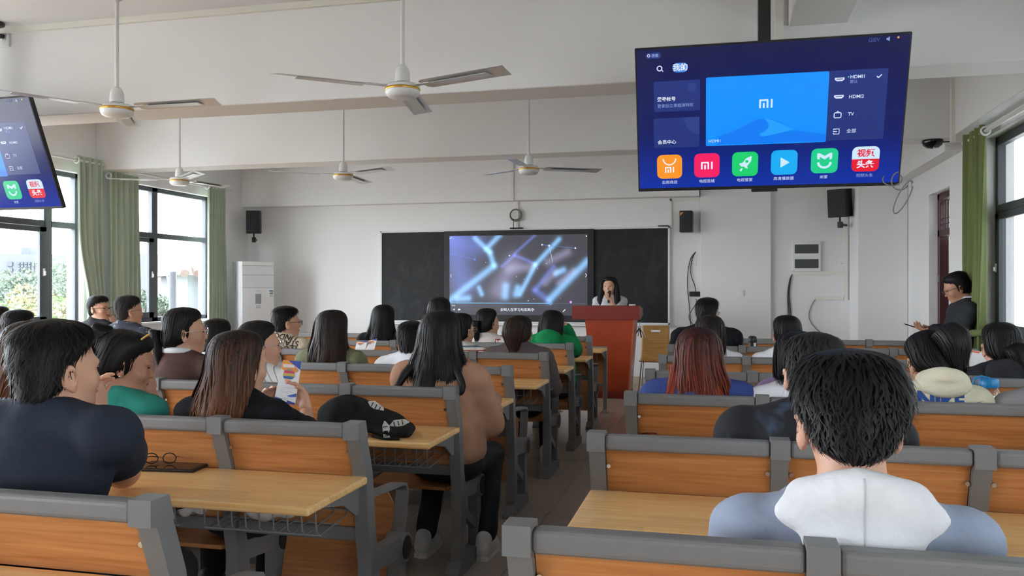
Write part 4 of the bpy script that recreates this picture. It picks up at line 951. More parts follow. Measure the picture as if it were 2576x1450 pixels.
# ---------------------------------------------------------------- door with grilled transom
M_door = mat('door_dark_red', rgb(86, 24, 30), .4, var=.05); M_doorf = mat('door_frame_brown', rgb(70, 36, 34), .45)
d1 = empty('door_1', (XR + .14, DOOR[0], 0), kind='structure')
y0, y1 = 0, DOOR[1] - DOOR[0]; fm = MB()
for b in ((0, .06, 0, 2.47), (y1 - .085, y1, 0, 2.47), (0, y1, 2.40, 2.47), (0, y1, 1.985, 2.06)): fm.bbox(-.05, .05, b[0], b[1], b[2], b[3], r=.004, seg=1)
fm.build('door_frame', M_doorf, d1)
MB().box(-.004, .004, .06, y1 - .085, 2.06, 2.40).build('transom_pane', M_glass, d1)
gr = MB()
for i in range(8): yy = .08 + i * (y1 - .165) / 7; gr.tube([(-.03, yy, 2.06), (-.03, yy, 2.33)], .006, n=5)
for i in range(7):
    yy = .08 + (i + .5) * (y1 - .165) / 7; gr.tube([(-.03, yy + .055 * math.cos(a), 2.33 + .05 * math.sin(a)) for a in [j * PI / 6 for j in range(7)]], .006, n=5)
for z in (2.12, 2.18): gr.tube([(-.03, .06, z), (-.03, y1 - .085, z)], .006, n=5)
gr.build('transom_grille', M_doorf, d1)
leaf = empty('door_leaf', (0, 0, 0)); leaf.parent = d1; leaf.location = (.03, .06, 0); leaf.rotation_euler = (0, 0, math.radians(-12))
MB().bbox(-.02, .02, 0, y1 - .19, .01, 1.975, r=.004, seg=1).build('door_panel', M_door, leaf)
MB().bbox(-.035, -.02, .36, .46, 1.62, 1.74, r=.004).bbox(-.03, -.02, .33, .48, 1.76, 1.80, r=.003).build('door_notice', M_white, leaf)
MB().bbox(-.05, -.018, y1 - .30, y1 - .20, 1.0, 1.10, r=.004).build('lock', M_chrome, leaf)
MB().bbox(-.07, -.05, y1 - .08, y1 - .01, 1.47, 1.54, r=.003).build('strike_plate', M_acs, d1)

# ---------------------------------------------------------------- outside: corridor and garden
M_conc = mat('concrete_pale', rgb(206, 208, 206), .85, var=.05); M_ground = mat('ground_pale_bounce', rgb(166, 165, 160), .95, var=.3, scale=.6)  # outside ground kept pale grey to bounce sky light up to the ceiling
MB().box(XR + .24, 5.4, YB - 4, 16, -.2, -.01).build('path_corridor', M_conc, kind='structure')
MB().box(XR + .24, 5.6, YB - 4, 16, 3.2, 3.4).build('ceiling_corridor', M_ceil, kind='structure')  # unseen roof, added so less sky light reaches the door-wall windows
MB().box(5.3, 5.45, YB - 4, 16, -.01, 1.05).build('wall_corridor_parapet', M_conc, kind='structure')  # parapet added with the roof to hold back sky light
for i in range(5): MB().box(5.2, 5.55, -3 + i * 4.2, -2.6 + i * 4.2, -.01, 3.2).build('wall_corridor_post_%d' % (i + 1), M_conc, kind='structure')
MB().box(-160, XL - .24, -80, 160, -1.0, -.8).build('ground_garden', M_ground, kind='structure')
MB().box(5.45, 60, -60, 90, -1.0, -.8).build('ground_yard', M_ground, kind='structure')
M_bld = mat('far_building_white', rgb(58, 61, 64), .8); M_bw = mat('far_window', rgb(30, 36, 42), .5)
def far_point(u, v, dist):
    d = ray(u, v); return Vector((0, 0, CAMH)) + d * dist
bl = far_point(20, 640, 95); br = far_point(118, 640, 95); ang = math.atan2(br.y - bl.y, br.x - bl.x); wd = (br - bl).length
bd = empty('campus_building', (bl.x, bl.y, -.8), ang, 'pale multi-storey building far behind the trees outside', 'building')
hb = bl.z + .8
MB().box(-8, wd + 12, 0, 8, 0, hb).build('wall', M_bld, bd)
MB().box(wd * .2, wd * .45, 1, 5, hb, hb + .8).build('roof_house', M_bld, bd)
wins = [(0, 1.0, .0, 1.0), ]
def wpx(u): return (far_point(u, 640, 95) - bl).length * (1 if u > 20 else -1)
for (u0, u1, v0, v1) in [(19, 33, 660, 670), (19, 33, 675, 685)] + [(45 + c * 9, 51.5 + c * 9, 660.5 + r * 7, 665.5 + r * 7) for c in range(5) for r in range(4)]:
    z0, z1 = far_point(u0, v1, 95).z + .8, far_point(u0, v0, 95).z + .8
    MB().box(wpx(u0), wpx(u1), -.15, .05, z0, z1).build('window', M_bw, bd)
def leaf_cloud(n, blobs, size, seed):
    r = np.random.RandomState(seed); V = []; F = []
    for (c, rad) in blobs:
        m = int(n * (rad[0] * rad[1] * rad[2]) ** .5 / sum((b[1][0] * b[1][1] * b[1][2]) ** .5 for b in blobs))
        d = r.normal(size=(m, 3)); d /= np.linalg.norm(d, axis=1)[:, None]; q = r.uniform(.55, 1.0, (m, 1)) ** .5
        P = np.array(c) + d * q * np.array(rad)
        a = r.normal(size=(m, 3)); a /= np.linalg.norm(a, axis=1)[:, None]; b = np.cross(a, r.normal(size=(m, 3))); b /= np.linalg.norm(b, axis=1)[:, None]
        s = size * r.uniform(.6, 1.4, (m, 1)); k = len(V) and sum(len(v) for v in V)
        base = sum(len(v) for v in V)
        V += [np.stack([P - a * s, P + b * s * .5, P + a * s, P - b * s * .5], 1).reshape(-1, 3)]
        F += [np.arange(m * 4).reshape(-1, 4) + base]
    return np.concatenate(V), np.concatenate(F)
M_leaf = [mat('leaf_green', rgb(56, 70, 54), .7, var=.25, scale=2), mat('leaf_olive', rgb(104, 98, 66), .7, var=.2, scale=2), mat('leaf_bright', rgb(82, 104, 62), .7, var=.2, scale=2)]
M_bark = mat('bark', rgb(70, 60, 54), .9, var=.2)
def tree(base, h_, r, label, n=900, size=.12, mi=0, seed=1, trunk=True, name='tree', group='trees outside the windows', cat='tree'):
    root = empty(name, base, label=label, cat=cat, group=group); rs = np.random.RandomState(seed)
    bl_ = [((rs.uniform(-.6, .6) * r, rs.uniform(-.6, .6) * r, h_ * rs.uniform(.55, .95)), (r * rs.uniform(.4, .7),) * 2 + (r * rs.uniform(.3, .5),)) for _ in range(7)] + [((0, 0, h_ * .75), (r * .7, r * .7, h_ * .2))]
    V, F = leaf_cloud(n, bl_, size, seed); o = bpy.data.objects.new('foliage', np_mesh('foliage', V, F, M_leaf[mi])); add(o, root); o['kind'] = 'stuff'
    if trunk:
        mb = MB().tube([(0, 0, 0), (.1 * r, 0, h_ * .35), (0, .1 * r, h_ * .7)], [.06 * r + .05, .05 * r + .04, .02 * r + .01])
        for k in range(4): b = bl_[k][0]; mb.tube([(.05 * r, 0, h_ * .35), (b[0] * .5, b[1] * .5, h_ * .55), b], [.04 * r + .02, .03 * r + .01, .01])
        mb.build('trunk', M_bark, root)
    return root
def out(u, v, dist): q = far_point(u, v, dist); return (q.x, q.y, -.8)
tree(out(45, 700, 30), 2.7, 2.2, 'bare-branched tree seen through the window below the far building', 3200, .08, 0, 3)
tree(out(192, 700, 34), 3.0, 1.7, 'round dark tree beside the flat-roofed shed outside', 3000, .08, 0, 4)
tree(out(128, 700, 19.5), 2.2, .7, 'pale yellowish tree beside the flat-roofed shed outside', 1800, .05, 1, 5)
tree(out(385, 700, 15.5), 2.15, .5, 'tree beside the pale post outside the curtained window', 2200, .045, 0, 6)
tree(out(470, 760, 14.6), 1.40, .55, 'low leafy bush under the tiled house outside', 2600, .045, 2, 8, trunk=False, name='bush', cat='bush')
tree(out(180, 780, 17), 1.5, 1.6, 'low hedge bush below the window by the hanging television', 3200, .06, 2, 9, trunk=False, name='bush', cat='bush')
tree(out(50, 760, 25), 1.6, 1.8, 'broad pale bush outside the window beside the far building', 3000, .07, 2, 10, trunk=False, name='bush', cat='bush')
bp = out(160, 760, 15); ban = empty('broadleaf_plant', (bp[0], bp[1], -.8), label='broad-leaved plant standing before the garden shed', cat='plant')
for i in range(14):
    a = i * 2.4; l = .5 + .25 * math.sin(i * 1.7); mb = MB()
    mb.grid(3, 7, lambda u, v, a=a, l=l: ((l * v) * math.cos(a) - (u - .5) * .16 * math.sin(v * PI) * math.sin(a), (l * v) * math.sin(a) + (u - .5) * .16 * math.sin(v * PI) * math.cos(a), 1.2 + .55 * v - .8 * v * v * l + .03 * abs(u - .5)))
    mb.build('leaf', M_leaf[2], ban)
MB().cyl((0, 0, 0), (0, 0, 1.25), .06).build('stem', M_bark, ban)
s0 = out(150, 735, 22); shed = empty('garden_shed', (s0[0], s0[1], -.8), math.radians(38), 'low white flat-roofed shed outside the window', 'shed')
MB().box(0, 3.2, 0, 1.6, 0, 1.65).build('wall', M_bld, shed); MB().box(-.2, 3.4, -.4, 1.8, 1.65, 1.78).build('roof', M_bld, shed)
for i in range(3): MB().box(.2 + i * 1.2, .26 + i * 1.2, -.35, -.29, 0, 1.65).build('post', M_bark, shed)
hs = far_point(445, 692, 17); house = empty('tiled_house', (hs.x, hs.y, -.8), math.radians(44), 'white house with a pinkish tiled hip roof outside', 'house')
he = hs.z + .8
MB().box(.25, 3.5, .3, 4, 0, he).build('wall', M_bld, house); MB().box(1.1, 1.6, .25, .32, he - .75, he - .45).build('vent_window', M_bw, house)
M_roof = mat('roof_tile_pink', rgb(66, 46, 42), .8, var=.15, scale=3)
rf = MB().addm([(0, 0, he), (3.8, 0, he), (3.8, 4.3, he), (0, 4.3, he), (1.9, 1.9, he + 1.1), (1.9, 2.4, he + 1.1)], [(0, 1, 4), (1, 2, 5, 4), (2, 3, 5), (3, 0, 4, 5), (3, 2, 1, 0)]).build('roof', M_roof, house)
ME_rt = MB().tube([(0, 0, 0), (0, .32, 0)], .09, n=8).mesh('roof_tile', M_roof)
sl = math.atan2(1.1, 1.9)
for r in range(6):
    for c in range(14 - 2 * r):
        x = .15 + r * .28 + c * .26
        if x > 3.6 - r * .28: continue
        inst('roof_tile', ME_rt, rf, (x, r * .31 * math.cos(sl), he + .03 + r * .31 * math.sin(sl)), (sl, 0, 0))
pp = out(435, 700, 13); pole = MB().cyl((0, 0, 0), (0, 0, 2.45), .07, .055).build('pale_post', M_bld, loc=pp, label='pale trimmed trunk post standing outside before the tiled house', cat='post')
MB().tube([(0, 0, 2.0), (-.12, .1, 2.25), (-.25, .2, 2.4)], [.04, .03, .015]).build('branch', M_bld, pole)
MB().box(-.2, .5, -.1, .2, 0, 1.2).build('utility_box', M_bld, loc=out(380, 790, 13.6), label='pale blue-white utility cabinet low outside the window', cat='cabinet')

nb_ = empty('opposite_building', (9.0, -6, -.8), 0, 'pale grey building across the yard beyond the corridor', 'building')
MB().box(0, 5, 0, 30, 0, 8.5).build('wall', mat('building_pale_grey', rgb(150, 155, 153), .8, var=.03), nb_)
for i in range(7):
    for j in range(2): wv = MB().box(-.06, .02, 1.5 + i * 4, 3.3 + i * 4, 2.0 + j * 3.2, 3.9 + j * 3.2).build('window', M_bw, nb_)
for j in range(2): MB().box(-.5, .0, 0, 30, 1.35 + j * 3.2, 1.5 + j * 3.2).build('ledge', M_conc, nb_)

# ---------------------------------------------------------------- people
from mathutils.bvhtree import BVHTree
M_skin = mat('skin', rgb(206, 158, 132), .5, var=.05, scale=12); M_skin.node_tree.nodes['Principled BSDF'].inputs['Subsurface Weight'].default_value = .12
M_skin.node_tree.nodes['Principled BSDF'].inputs['Subsurface Radius'].default_value = (.01, .004, .002)
M_skin2 = mat('skin_tan', rgb(182, 132, 106), .5, var=.05, scale=12)
M_eye = mat('eye_dark', rgb(28, 20, 18), .2); M_lip = mat('lip', rgb(176, 84, 80), .4); M_brow = mat('brow', rgb(40, 30, 28), .8); M_teeth = mat('teeth', rgb(225, 220, 215), .4)
M_pants = mat('trousers_black', rgb(24, 24, 28), .85, bump=.15, bscale=90); M_jean = mat('trousers_navy', rgb(38, 46, 66), .85, bump=.15, bscale=120)
M_shoe = mat('sneaker_white', rgb(205, 203, 200), .5, var=.15, scale=25); M_shoed = mat('sneaker_black', rgb(40, 40, 42), .6); M_sole = mat('shoe_sole', rgb(215, 212, 205), .6)
M_specs = mat('glasses_frame', rgb(40, 38, 40), .3, metal=.5)
M_lens = glass('glasses_lens', refl=.08)
def hair_mat(name, root, tip, rough=.55):
    m = bpy.data.materials.new(name); m.use_nodes = True; nt = m.node_tree; N = nt.nodes; L = nt.links; p = N['Principled BSDF']
    a = N.new('ShaderNodeAttribute'); a.attribute_name = 'along'; r = N.new('ShaderNodeValToRGB'); L.new(a.outputs['Fac'], r.inputs[0])
    r.color_ramp.elements[0].color = (*root, 1); r.color_ramp.elements[1].color = (*tip, 1); r.color_ramp.elements[0].position = .15; r.color_ramp.elements[1].position = .95
    L.new(r.outputs[0], p.inputs['Base Color']); p.inputs['Roughness'].default_value = rough; p.inputs['Specular IOR Level'].default_value = .28
    return m
H_black = hair_mat('hair_black', rgb(14, 13, 14), rgb(30, 26, 26)); H_brown = hair_mat('hair_dark_brown', rgb(24, 19, 18), rgb(62, 44, 36))
H_bal = hair_mat('hair_brown_ends', rgb(22, 18, 17), rgb(132, 84, 56)); H_red = hair_mat('hair_red_dyed', rgb(42, 20, 17), rgb(150, 64, 44)); H_buzz = hair_mat('hair_buzz', rgb(40, 37, 36), rgb(62, 56, 54), .7)
def cloth(name, c, var=.06, bump=.25, bscale=70): return mat('cloth_' + name, c, .9, var=var, scale=14, bump=bump, bscale=bscale, spec=.2)
def striped(name, cols, period, axis=2, rot=(0, 0, 0)):
    m = bpy.data.materials.new(name); m.use_nodes = True; nt = m.node_tree; N = nt.nodes; L = nt.links; p = N['Principled BSDF']; p.inputs['Roughness'].default_value = .9
    tc = N.new('ShaderNodeTexCoord'); mp = N.new('ShaderNodeMapping'); mp.inputs['Rotation'].default_value = rot; L.new(tc.outputs['Object'], mp.inputs[0])
    s = N.new('ShaderNodeSeparateXYZ'); L.new(mp.outputs[0], s.inputs[0]); d = N.new('ShaderNodeMath'); d.operation = 'DIVIDE'; d.inputs[1].default_value = period; L.new(s.outputs[axis], d.inputs[0])
    f = N.new('ShaderNodeMath'); f.operation = 'FRACT'; L.new(d.outputs[0], f.inputs[0]); r = N.new('ShaderNodeValToRGB'); r.color_ramp.interpolation = 'CONSTANT'; L.new(f.outputs[0], r.inputs[0])
    while len(r.color_ramp.elements) < len(cols): r.color_ramp.elements.new(.5)
    for e, (pos, c) in zip(r.color_ramp.elements, cols): e.position = pos; e.color = (*c, 1)
    L.new(r.outputs[0], p.inputs['Base Color']); return m
def patchy(name, c0, c1, scale, lo=.52, hi=.60):
    m = bpy.data.materials.new(name); m.use_nodes = True; nt = m.node_tree; N = nt.nodes; L = nt.links; p = N['Principled BSDF']; p.inputs['Roughness'].default_value = .85
    tc = N.new('ShaderNodeTexCoord'); n = N.new('ShaderNodeTexNoise'); n.inputs['Scale'].default_value = scale; n.inputs['Detail'].default_value = 3; n.inputs['Distortion'].default_value = 1.0; L.new(tc.outputs['Object'], n.inputs['Vector'])
    r = N.new('ShaderNodeValToRGB'); L.new(n.outputs[0], r.inputs[0]); r.color_ramp.elements[0].position = lo; r.color_ramp.elements[1].position = hi; r.color_ramp.elements[0].color = (*c0, 1); r.color_ramp.elements[1].color = (*c1, 1)
    L.new(r.outputs[0], p.inputs['Base Color']); return m

# ---- hair: a lofted mass plus fine strand ribbons, in head space (y forward, origin at head centre)
SHORT = [(.130, 0, -.012, .003, .003), (.124, 0, -.012, .040, .046), (.108, 0, -.012, .068, .078), (.078, 0, -.017, .084, .095), (.048, 0, -.028, .087, .087), (.012, 0, -.041, .080, .073), (-.022, 0, -.046, .073, .059), (-.048, 0, -.050, .064, .048), (-.070, 0, -.056, .050, .034), (-.086, 0, -.062, .030, .018)]
CAP = [(.126, 0, -.014, .003, .003), (.121, 0, -.014, .038, .044), (.106, 0, -.014, .066, .074), (.078, 0, -.020, .082, .090), (.048, 0, -.030, .086, .083), (.012, 0, -.041, .086, .074), (-.025, 0, -.042, .083, .077), (-.050, 0, -.052, .072, .064), (-.072, 0, -.066, .055, .046), (-.085, 0, -.075, .03, .026)]
def LONG(length=.33, w_=.115, d=.060, flare=1.0, cx=0.0, back=.0):
    b = .128 - length
    z = [.130, .124, .108, .078, .048, .012, -.03, -.07, -.11]
    base = [(.130, 0, -.008, .003, .003), (.124, 0, -.008, .042, .048), (.108, 0, -.012, .072, .080), (.078, 0, -.018, .090, .096), (.048, 0, -.030, .096, .091), (.012, 0, -.040, .099, .085), (-.03, 0, -.046, .101, .080), (-.07, cx * .2, -.055, (w_ + .10) / 2, .076)]
    n = 5
    for i in range(1, n + 1):
        t = i / n; zz = -.07 + (b + .07) * t
        base.append((zz, cx * (.2 + .8 * t), -.058 - back * t - .02 * t, w_ * (1 + (flare - 1) * t) * (1.0 if i < n else .86), d * (1 - .12 * t) * (1 if i < n else .55)))
    return base
def lvl(levels, v):
    A = np.array(levels); n = len(A); x = np.clip(v, 0, 1) * (n - 1)
    i = np.clip(x.astype(int), 0, n - 2); f = (x - i)[..., None]
    # Catmull-Rom for a smooth mass
    a, b, c, d = A[np.maximum(i - 1, 0)], A[i], A[i + 1], A[np.minimum(i + 2, n - 1)]
    return .5 * (2 * b + (c - a) * f + (2 * a - 5 * b + 4 * c - d) * f ** 2 + (3 * b - a - 3 * c + d) * f ** 3)
def surf(levels, phi, v, off=0.0):
    q = lvl(levels, v); cx, cy, z, rx, ry = q[..., 1], q[..., 2], q[..., 0], np.abs(q[..., 3]) + off, np.abs(q[..., 4]) + off
    return np.stack([cx + rx * np.cos(phi), cy + ry * np.sin(phi), z], -1)
def ribbons(P, tang, width, al):
    """P (N,S,3) strand points -> quads; tang (N,S,3) width direction"""
    N_, S_, _ = P.shape; w_ = width[..., None] * tang
    V = np.stack([P - w_, P + w_], 2).reshape(-1, 3)
    b = (np.arange(N_)[:, None] * S_ + np.arange(S_ - 1)[None, :]) * 2
    F = np.stack([b, b + 1, b + 3, b + 2], -1).reshape(-1, 4)
    return V, F, np.repeat(al.reshape(-1), 2)
def hair_mass(levels, nstr, seed, wave=.004, sl=(.55, 1.0), lift=.004, tuft=0.0, width=.0035, ends=.0, clump=.0):
    r = np.random.RandomState(seed); nv, nu = len(levels) * 4, 40
    v = np.linspace(0, 1, nv)[:, None] + np.zeros((1, nu)); ph = np.zeros((nv, 1)) + np.linspace(0, 2 * PI, nu, endpoint=False)[None, :]
    S0 = surf(levels, ph, v, -.003); S0[..., :2] += (clump * .6 * np.sin(ph * 7 + v * 6 + seed) * v + .0022 * np.sin(ph * 17 + v * 5) + .0018 * np.sin(ph * 29 - v * 7))[..., None] * np.stack([np.cos(ph), np.sin(ph)], -1)
    i = np.arange(nv - 1)[:, None] * nu; j = np.arange(nu)[None, :]
    F0 = np.stack([i + j, i + nu + j, i + nu + (j + 1) % nu, i + (j + 1) % nu], -1).reshape(-1, 4)
    Vs, Fs, As = [S0.reshape(-1, 3)], [F0], [v.reshape(-1)]
    # strands
    S_ = 8; phi = r.uniform(0, 2 * PI, nstr)
    if tuft: v0 = r.uniform(.10, .80, nstr) ; l = r.uniform(.10, .24, nstr)
    else: v0 = r.uniform(.03, .55, nstr) * r.uniform(.2, 1, nstr); l = r.uniform(sl[0], sl[1], nstr) - v0 * .3
    t = np.linspace(0, 1, S_)[None, :]; vv = np.clip(v0[:, None] + l[:, None] * t, 0, 1.0 + 0 * t)
    ph2 = phi[:, None] + r.normal(0, .05, nstr)[:, None] * t * 3 + wave * 9 * np.sin(t * r.uniform(3, 8, nstr)[:, None] + r.uniform(0, 6, nstr)[:, None])
    off = r.uniform(.0, lift, nstr)[:, None] + tuft * t ** 1.3 * r.uniform(.2, 1.0, nstr)[:, None]
    off = off + clump * .6 * np.sin(ph2 * 7 + vv * 6 + seed) * vv + clump * .5 * np.sin(phi * 13 + seed)[:, None] * vv + (r.uniform(0, 1, nstr) ** 6)[:, None] * .014 * t
    P = surf(levels, ph2, vv, off)
    if ends:
        e = np.clip((vv - .8) / .2, 0, 1) ** 1.5; P[..., 2] -= e * r.uniform(-.2, 1, nstr)[:, None] * ends; P[..., :2] += (e * r.normal(0, .010, nstr)[:, None])[..., None] * np.stack([np.cos(ph2), np.sin(ph2)], -1)
    tg = np.stack([-np.sin(ph2), np.cos(ph2), np.zeros_like(ph2)], -1)
    wd = width * r.uniform(.6, 1.3, nstr)[:, None] * (1 - .75 * t ** 2)
    V, F, A = ribbons(P, tg, wd, np.clip(vv * .85 + r.normal(0, .10, nstr)[:, None], 0, 1))
    Fs.append(F + len(Vs[0])); Vs.append(V); As.append(A)
    return np.concatenate(Vs), np.concatenate(Fs), np.concatenate(As)
def hair_tail(path, radii, nstr, seed, a0=.3, flat=1.0):
    """pony tail / lock along a path with strands"""
    r = np.random.RandomState(seed); A = np.array(path, float); R = np.array(radii, float); n = len(A)
    def at(t):
        x = np.clip(t, 0, 1) * (n - 1); i = np.clip(x.astype(int), 0, n - 2); f = (x - i)[..., None]
        a, b, c, d = A[np.maximum(i - 1, 0)], A[i], A[i + 1], A[np.minimum(i + 2, n - 1)]
        p = .5 * (2 * b + (c - a) * f + (2 * a - 5 * b + 4 * c - d) * f ** 2 + (3 * b - a - 3 * c + d) * f ** 3)
        return p, R[i] + (R[i + 1] - R[i]) * f[..., 0]
    d0 = A[-1] - A[0]; d0 /= np.linalg.norm(d0); X = np.cross(d0, (0, 1, 0)) if abs(d0[1]) < .9 else np.cross(d0, (0, 0, 1)); X /= np.linalg.norm(X); Y = np.cross(d0, X)
    nv, nu = 18, 18; t = np.linspace(0, 1, nv)[:, None] + np.zeros((1, nu)); ph = np.zeros((nv, 1)) + np.linspace(0, 2 * PI, nu, endpoint=False)
    p, rr = at(t); V0 = (p + (rr * .93)[..., None] * (np.cos(ph)[..., None] * X + flat * np.sin(ph)[..., None] * Y)).reshape(-1, 3)
    i = np.arange(nv - 1)[:, None] * nu; j = np.arange(nu)[None, :]
    F0 = np.stack([i + j, i + nu + j, i + nu + (j + 1) % nu, i + (j + 1) % nu], -1).reshape(-1, 4)
    ph = r.uniform(0, 2 * PI, nstr)[:, None]; t = np.linspace(0, 1, 9)[None, :] * r.uniform(.7, 1.08, nstr)[:, None] + np.zeros((nstr, 9))
    p, rr = at(t); ph = ph + .3 * t
    q = (rr * r.uniform(.8, 1.12, nstr)[:, None])[..., None]
    P = p + q * (np.cos(ph)[..., None] * X + flat * np.sin(ph)[..., None] * Y); P += np.clip(t - 1, 0, 1)[..., None] * d0 * .25
    tg = -np.sin(ph)[..., None] * X + flat * np.cos(ph)[..., None] * Y
    V, F, Al = ribbons(P, tg, .003 * (1 - .6 * t), np.clip(a0 + (1 - a0) * t + r.normal(0, .1, nstr)[:, None], 0, 1))
    return np.concatenate([V0, V]), np.concatenate([F0, F + len(V0)]), np.concatenate([np.repeat(a0 + (1 - a0) * np.linspace(0, 1, nv), nu), Al])
def join(parts):
    V, F, A, b = [], [], [], 0
    for v, f, a in parts: V.append(v); F.append(f + b); A.append(a); b += len(v)
    return np.concatenate(V), np.concatenate(F), np.concatenate(A)
HEAD = [('ell', (0, -.012, .022), (.076, .094, .094), None, .01), ('ell', (0, .026, -.035), (.061, .064, .080), None, .03), ('ell', (0, .056, -.092), (.034, .032, .026), None, .03),
        ('cap', (0, .086, -.002), (0, .0985, -.034), .0065, .0105, .012), ('ell', (0, .076, .014), (.048, .016, .011), None, .02), ('ell', (.034, .060, -.036), (.026, .024, .026), None, .02), ('ell', (-.034, .060, -.036), (.026, .024, .026), None, .02),
        ('ell', (0, .0865, -.064), (.020, .008, .009), None, .010), ('cut', (.031, .100, -.002), (.017, .014, .010), None, .010), ('cut', (-.031, .100, -.002), (.017, .014, .010), None, .010)]
for s_ in (-1, 1):
    RE = rotm(yaw=s_ * -.45, roll=s_ * .12)
    HEAD += [('ell', (s_ * .084, -.012, -.018), (.0085, .021, .034), RE, .006), ('ell', (s_ * .080, .0, -.045), (.008, .009, .014), None, .008), ('cut', (s_ * .091, -.006, -.016), (.006, .011, .017), RE, .006)]
def hand_prims(wr, d, n, side, curl=.5, s=1.0, thumb=True):
    """wr wrist, d finger direction, n palm normal (palm side); five fingers of unequal length"""
    wr, d, n = np.array(wr, float), np.array(d, float), np.array(n, float); d /= np.linalg.norm(d); n -= d * (n @ d); n /= np.linalg.norm(n)
    x = np.cross(d, n) * side; pr = []
    c = wr + d * .045 * s
    pr += [('cap', wr - d * .03 * s, wr + d * .02 * s, .024 * s, .026 * s, .015)]
    for i, (o, l) in enumerate(((-.030, .062), (-.010, .072), (.010, .068), (.029, .052))):
        a = wr + x * o * s * .8 + d * .02 * s; k = wr + x * o * s + d * (.085 - .010 * abs(i - 1.3)) * s
        pr.append(('cap', a, k, .015 * s, .0115 * s, .012))
        d1 = d * math.cos(curl * .9) + n * math.sin(curl * .9); p1 = k + d1 * l * .45 * s
        d2 = d * math.cos(curl * 2.0) + n * math.sin(curl * 2.0); p2 = p1 + d2 * l * .32 * s
        d3 = d * math.cos(curl * 2.8) + n * math.sin(curl * 2.8); p3 = p2 + d3 * l * .25 * s
        pr += [('cap', k, p1, .0105 * s, .0092 * s, .003), ('cap', p1, p2, .0092 * s, .0083 * s, .003), ('cap', p2, p3, .0083 * s, .0070 * s, .003)]
    t0 = wr - x * .022 * s + d * .025 * s; t1 = t0 - x * .022 * s + d * .028 * s + n * .012 * s; t2 = t1 + d * .03 * s - x * .004 * s + n * .012 * s
    pr += [('cap', t0, t1, .014 * s, .0115 * s, .010), ('cap', t1, t2, .0110 * s, .0085 * s, .003)]
    return pr
def xf(prims, M3, t, s=1.0):
    out = []
    for p in prims:
        if p[0] == 'cap': out.append(('cap', M3 @ (np.array(p[1]) * s) + t, M3 @ (np.array(p[2]) * s) + t, p[3] * s, p[4] * s, p[5]))
        else: out.append((p[0], M3 @ (np.array(p[1]) * s) + t, tuple(np.array(p[2]) * s), M3 if p[3] is None else M3 @ p[3], p[4]))
    return out
ME_SHOE = {}
def shoe_mesh(m):
    if m.name not in ME_SHOE:
        V, F = soft([('cap', (0, -.06, .045), (0, .03, .045), .040, .042, .01), ('cap', (0, .03, .04), (0, .14, .032), .042, .034, .02), ('cap', (0, -.06, .06), (0, -.045, .10), .040, .042, .02), ('cut', (0, .05, -.30), (.6, .6, .30), None, .004)], .008)
        ME_SHOE[m.name] = np_mesh('shoe', V, F, m)
        sv = MB().prism([(x * .9, y) for x, y in [(.040, -.09), (.046, .0), (.048, .10), (.036, .165), (0, .185), (-.036, .165), (-.048, .10), (-.046, .0), (-.040, -.09), (0, -.105)]], 0, .026, axis='z').mesh('sole', M_sole); ME_SHOE[m.name + 's'] = sv
    return ME_SHOE[m.name], ME_SHOE[m.name + 's']
PEOPLE = {}
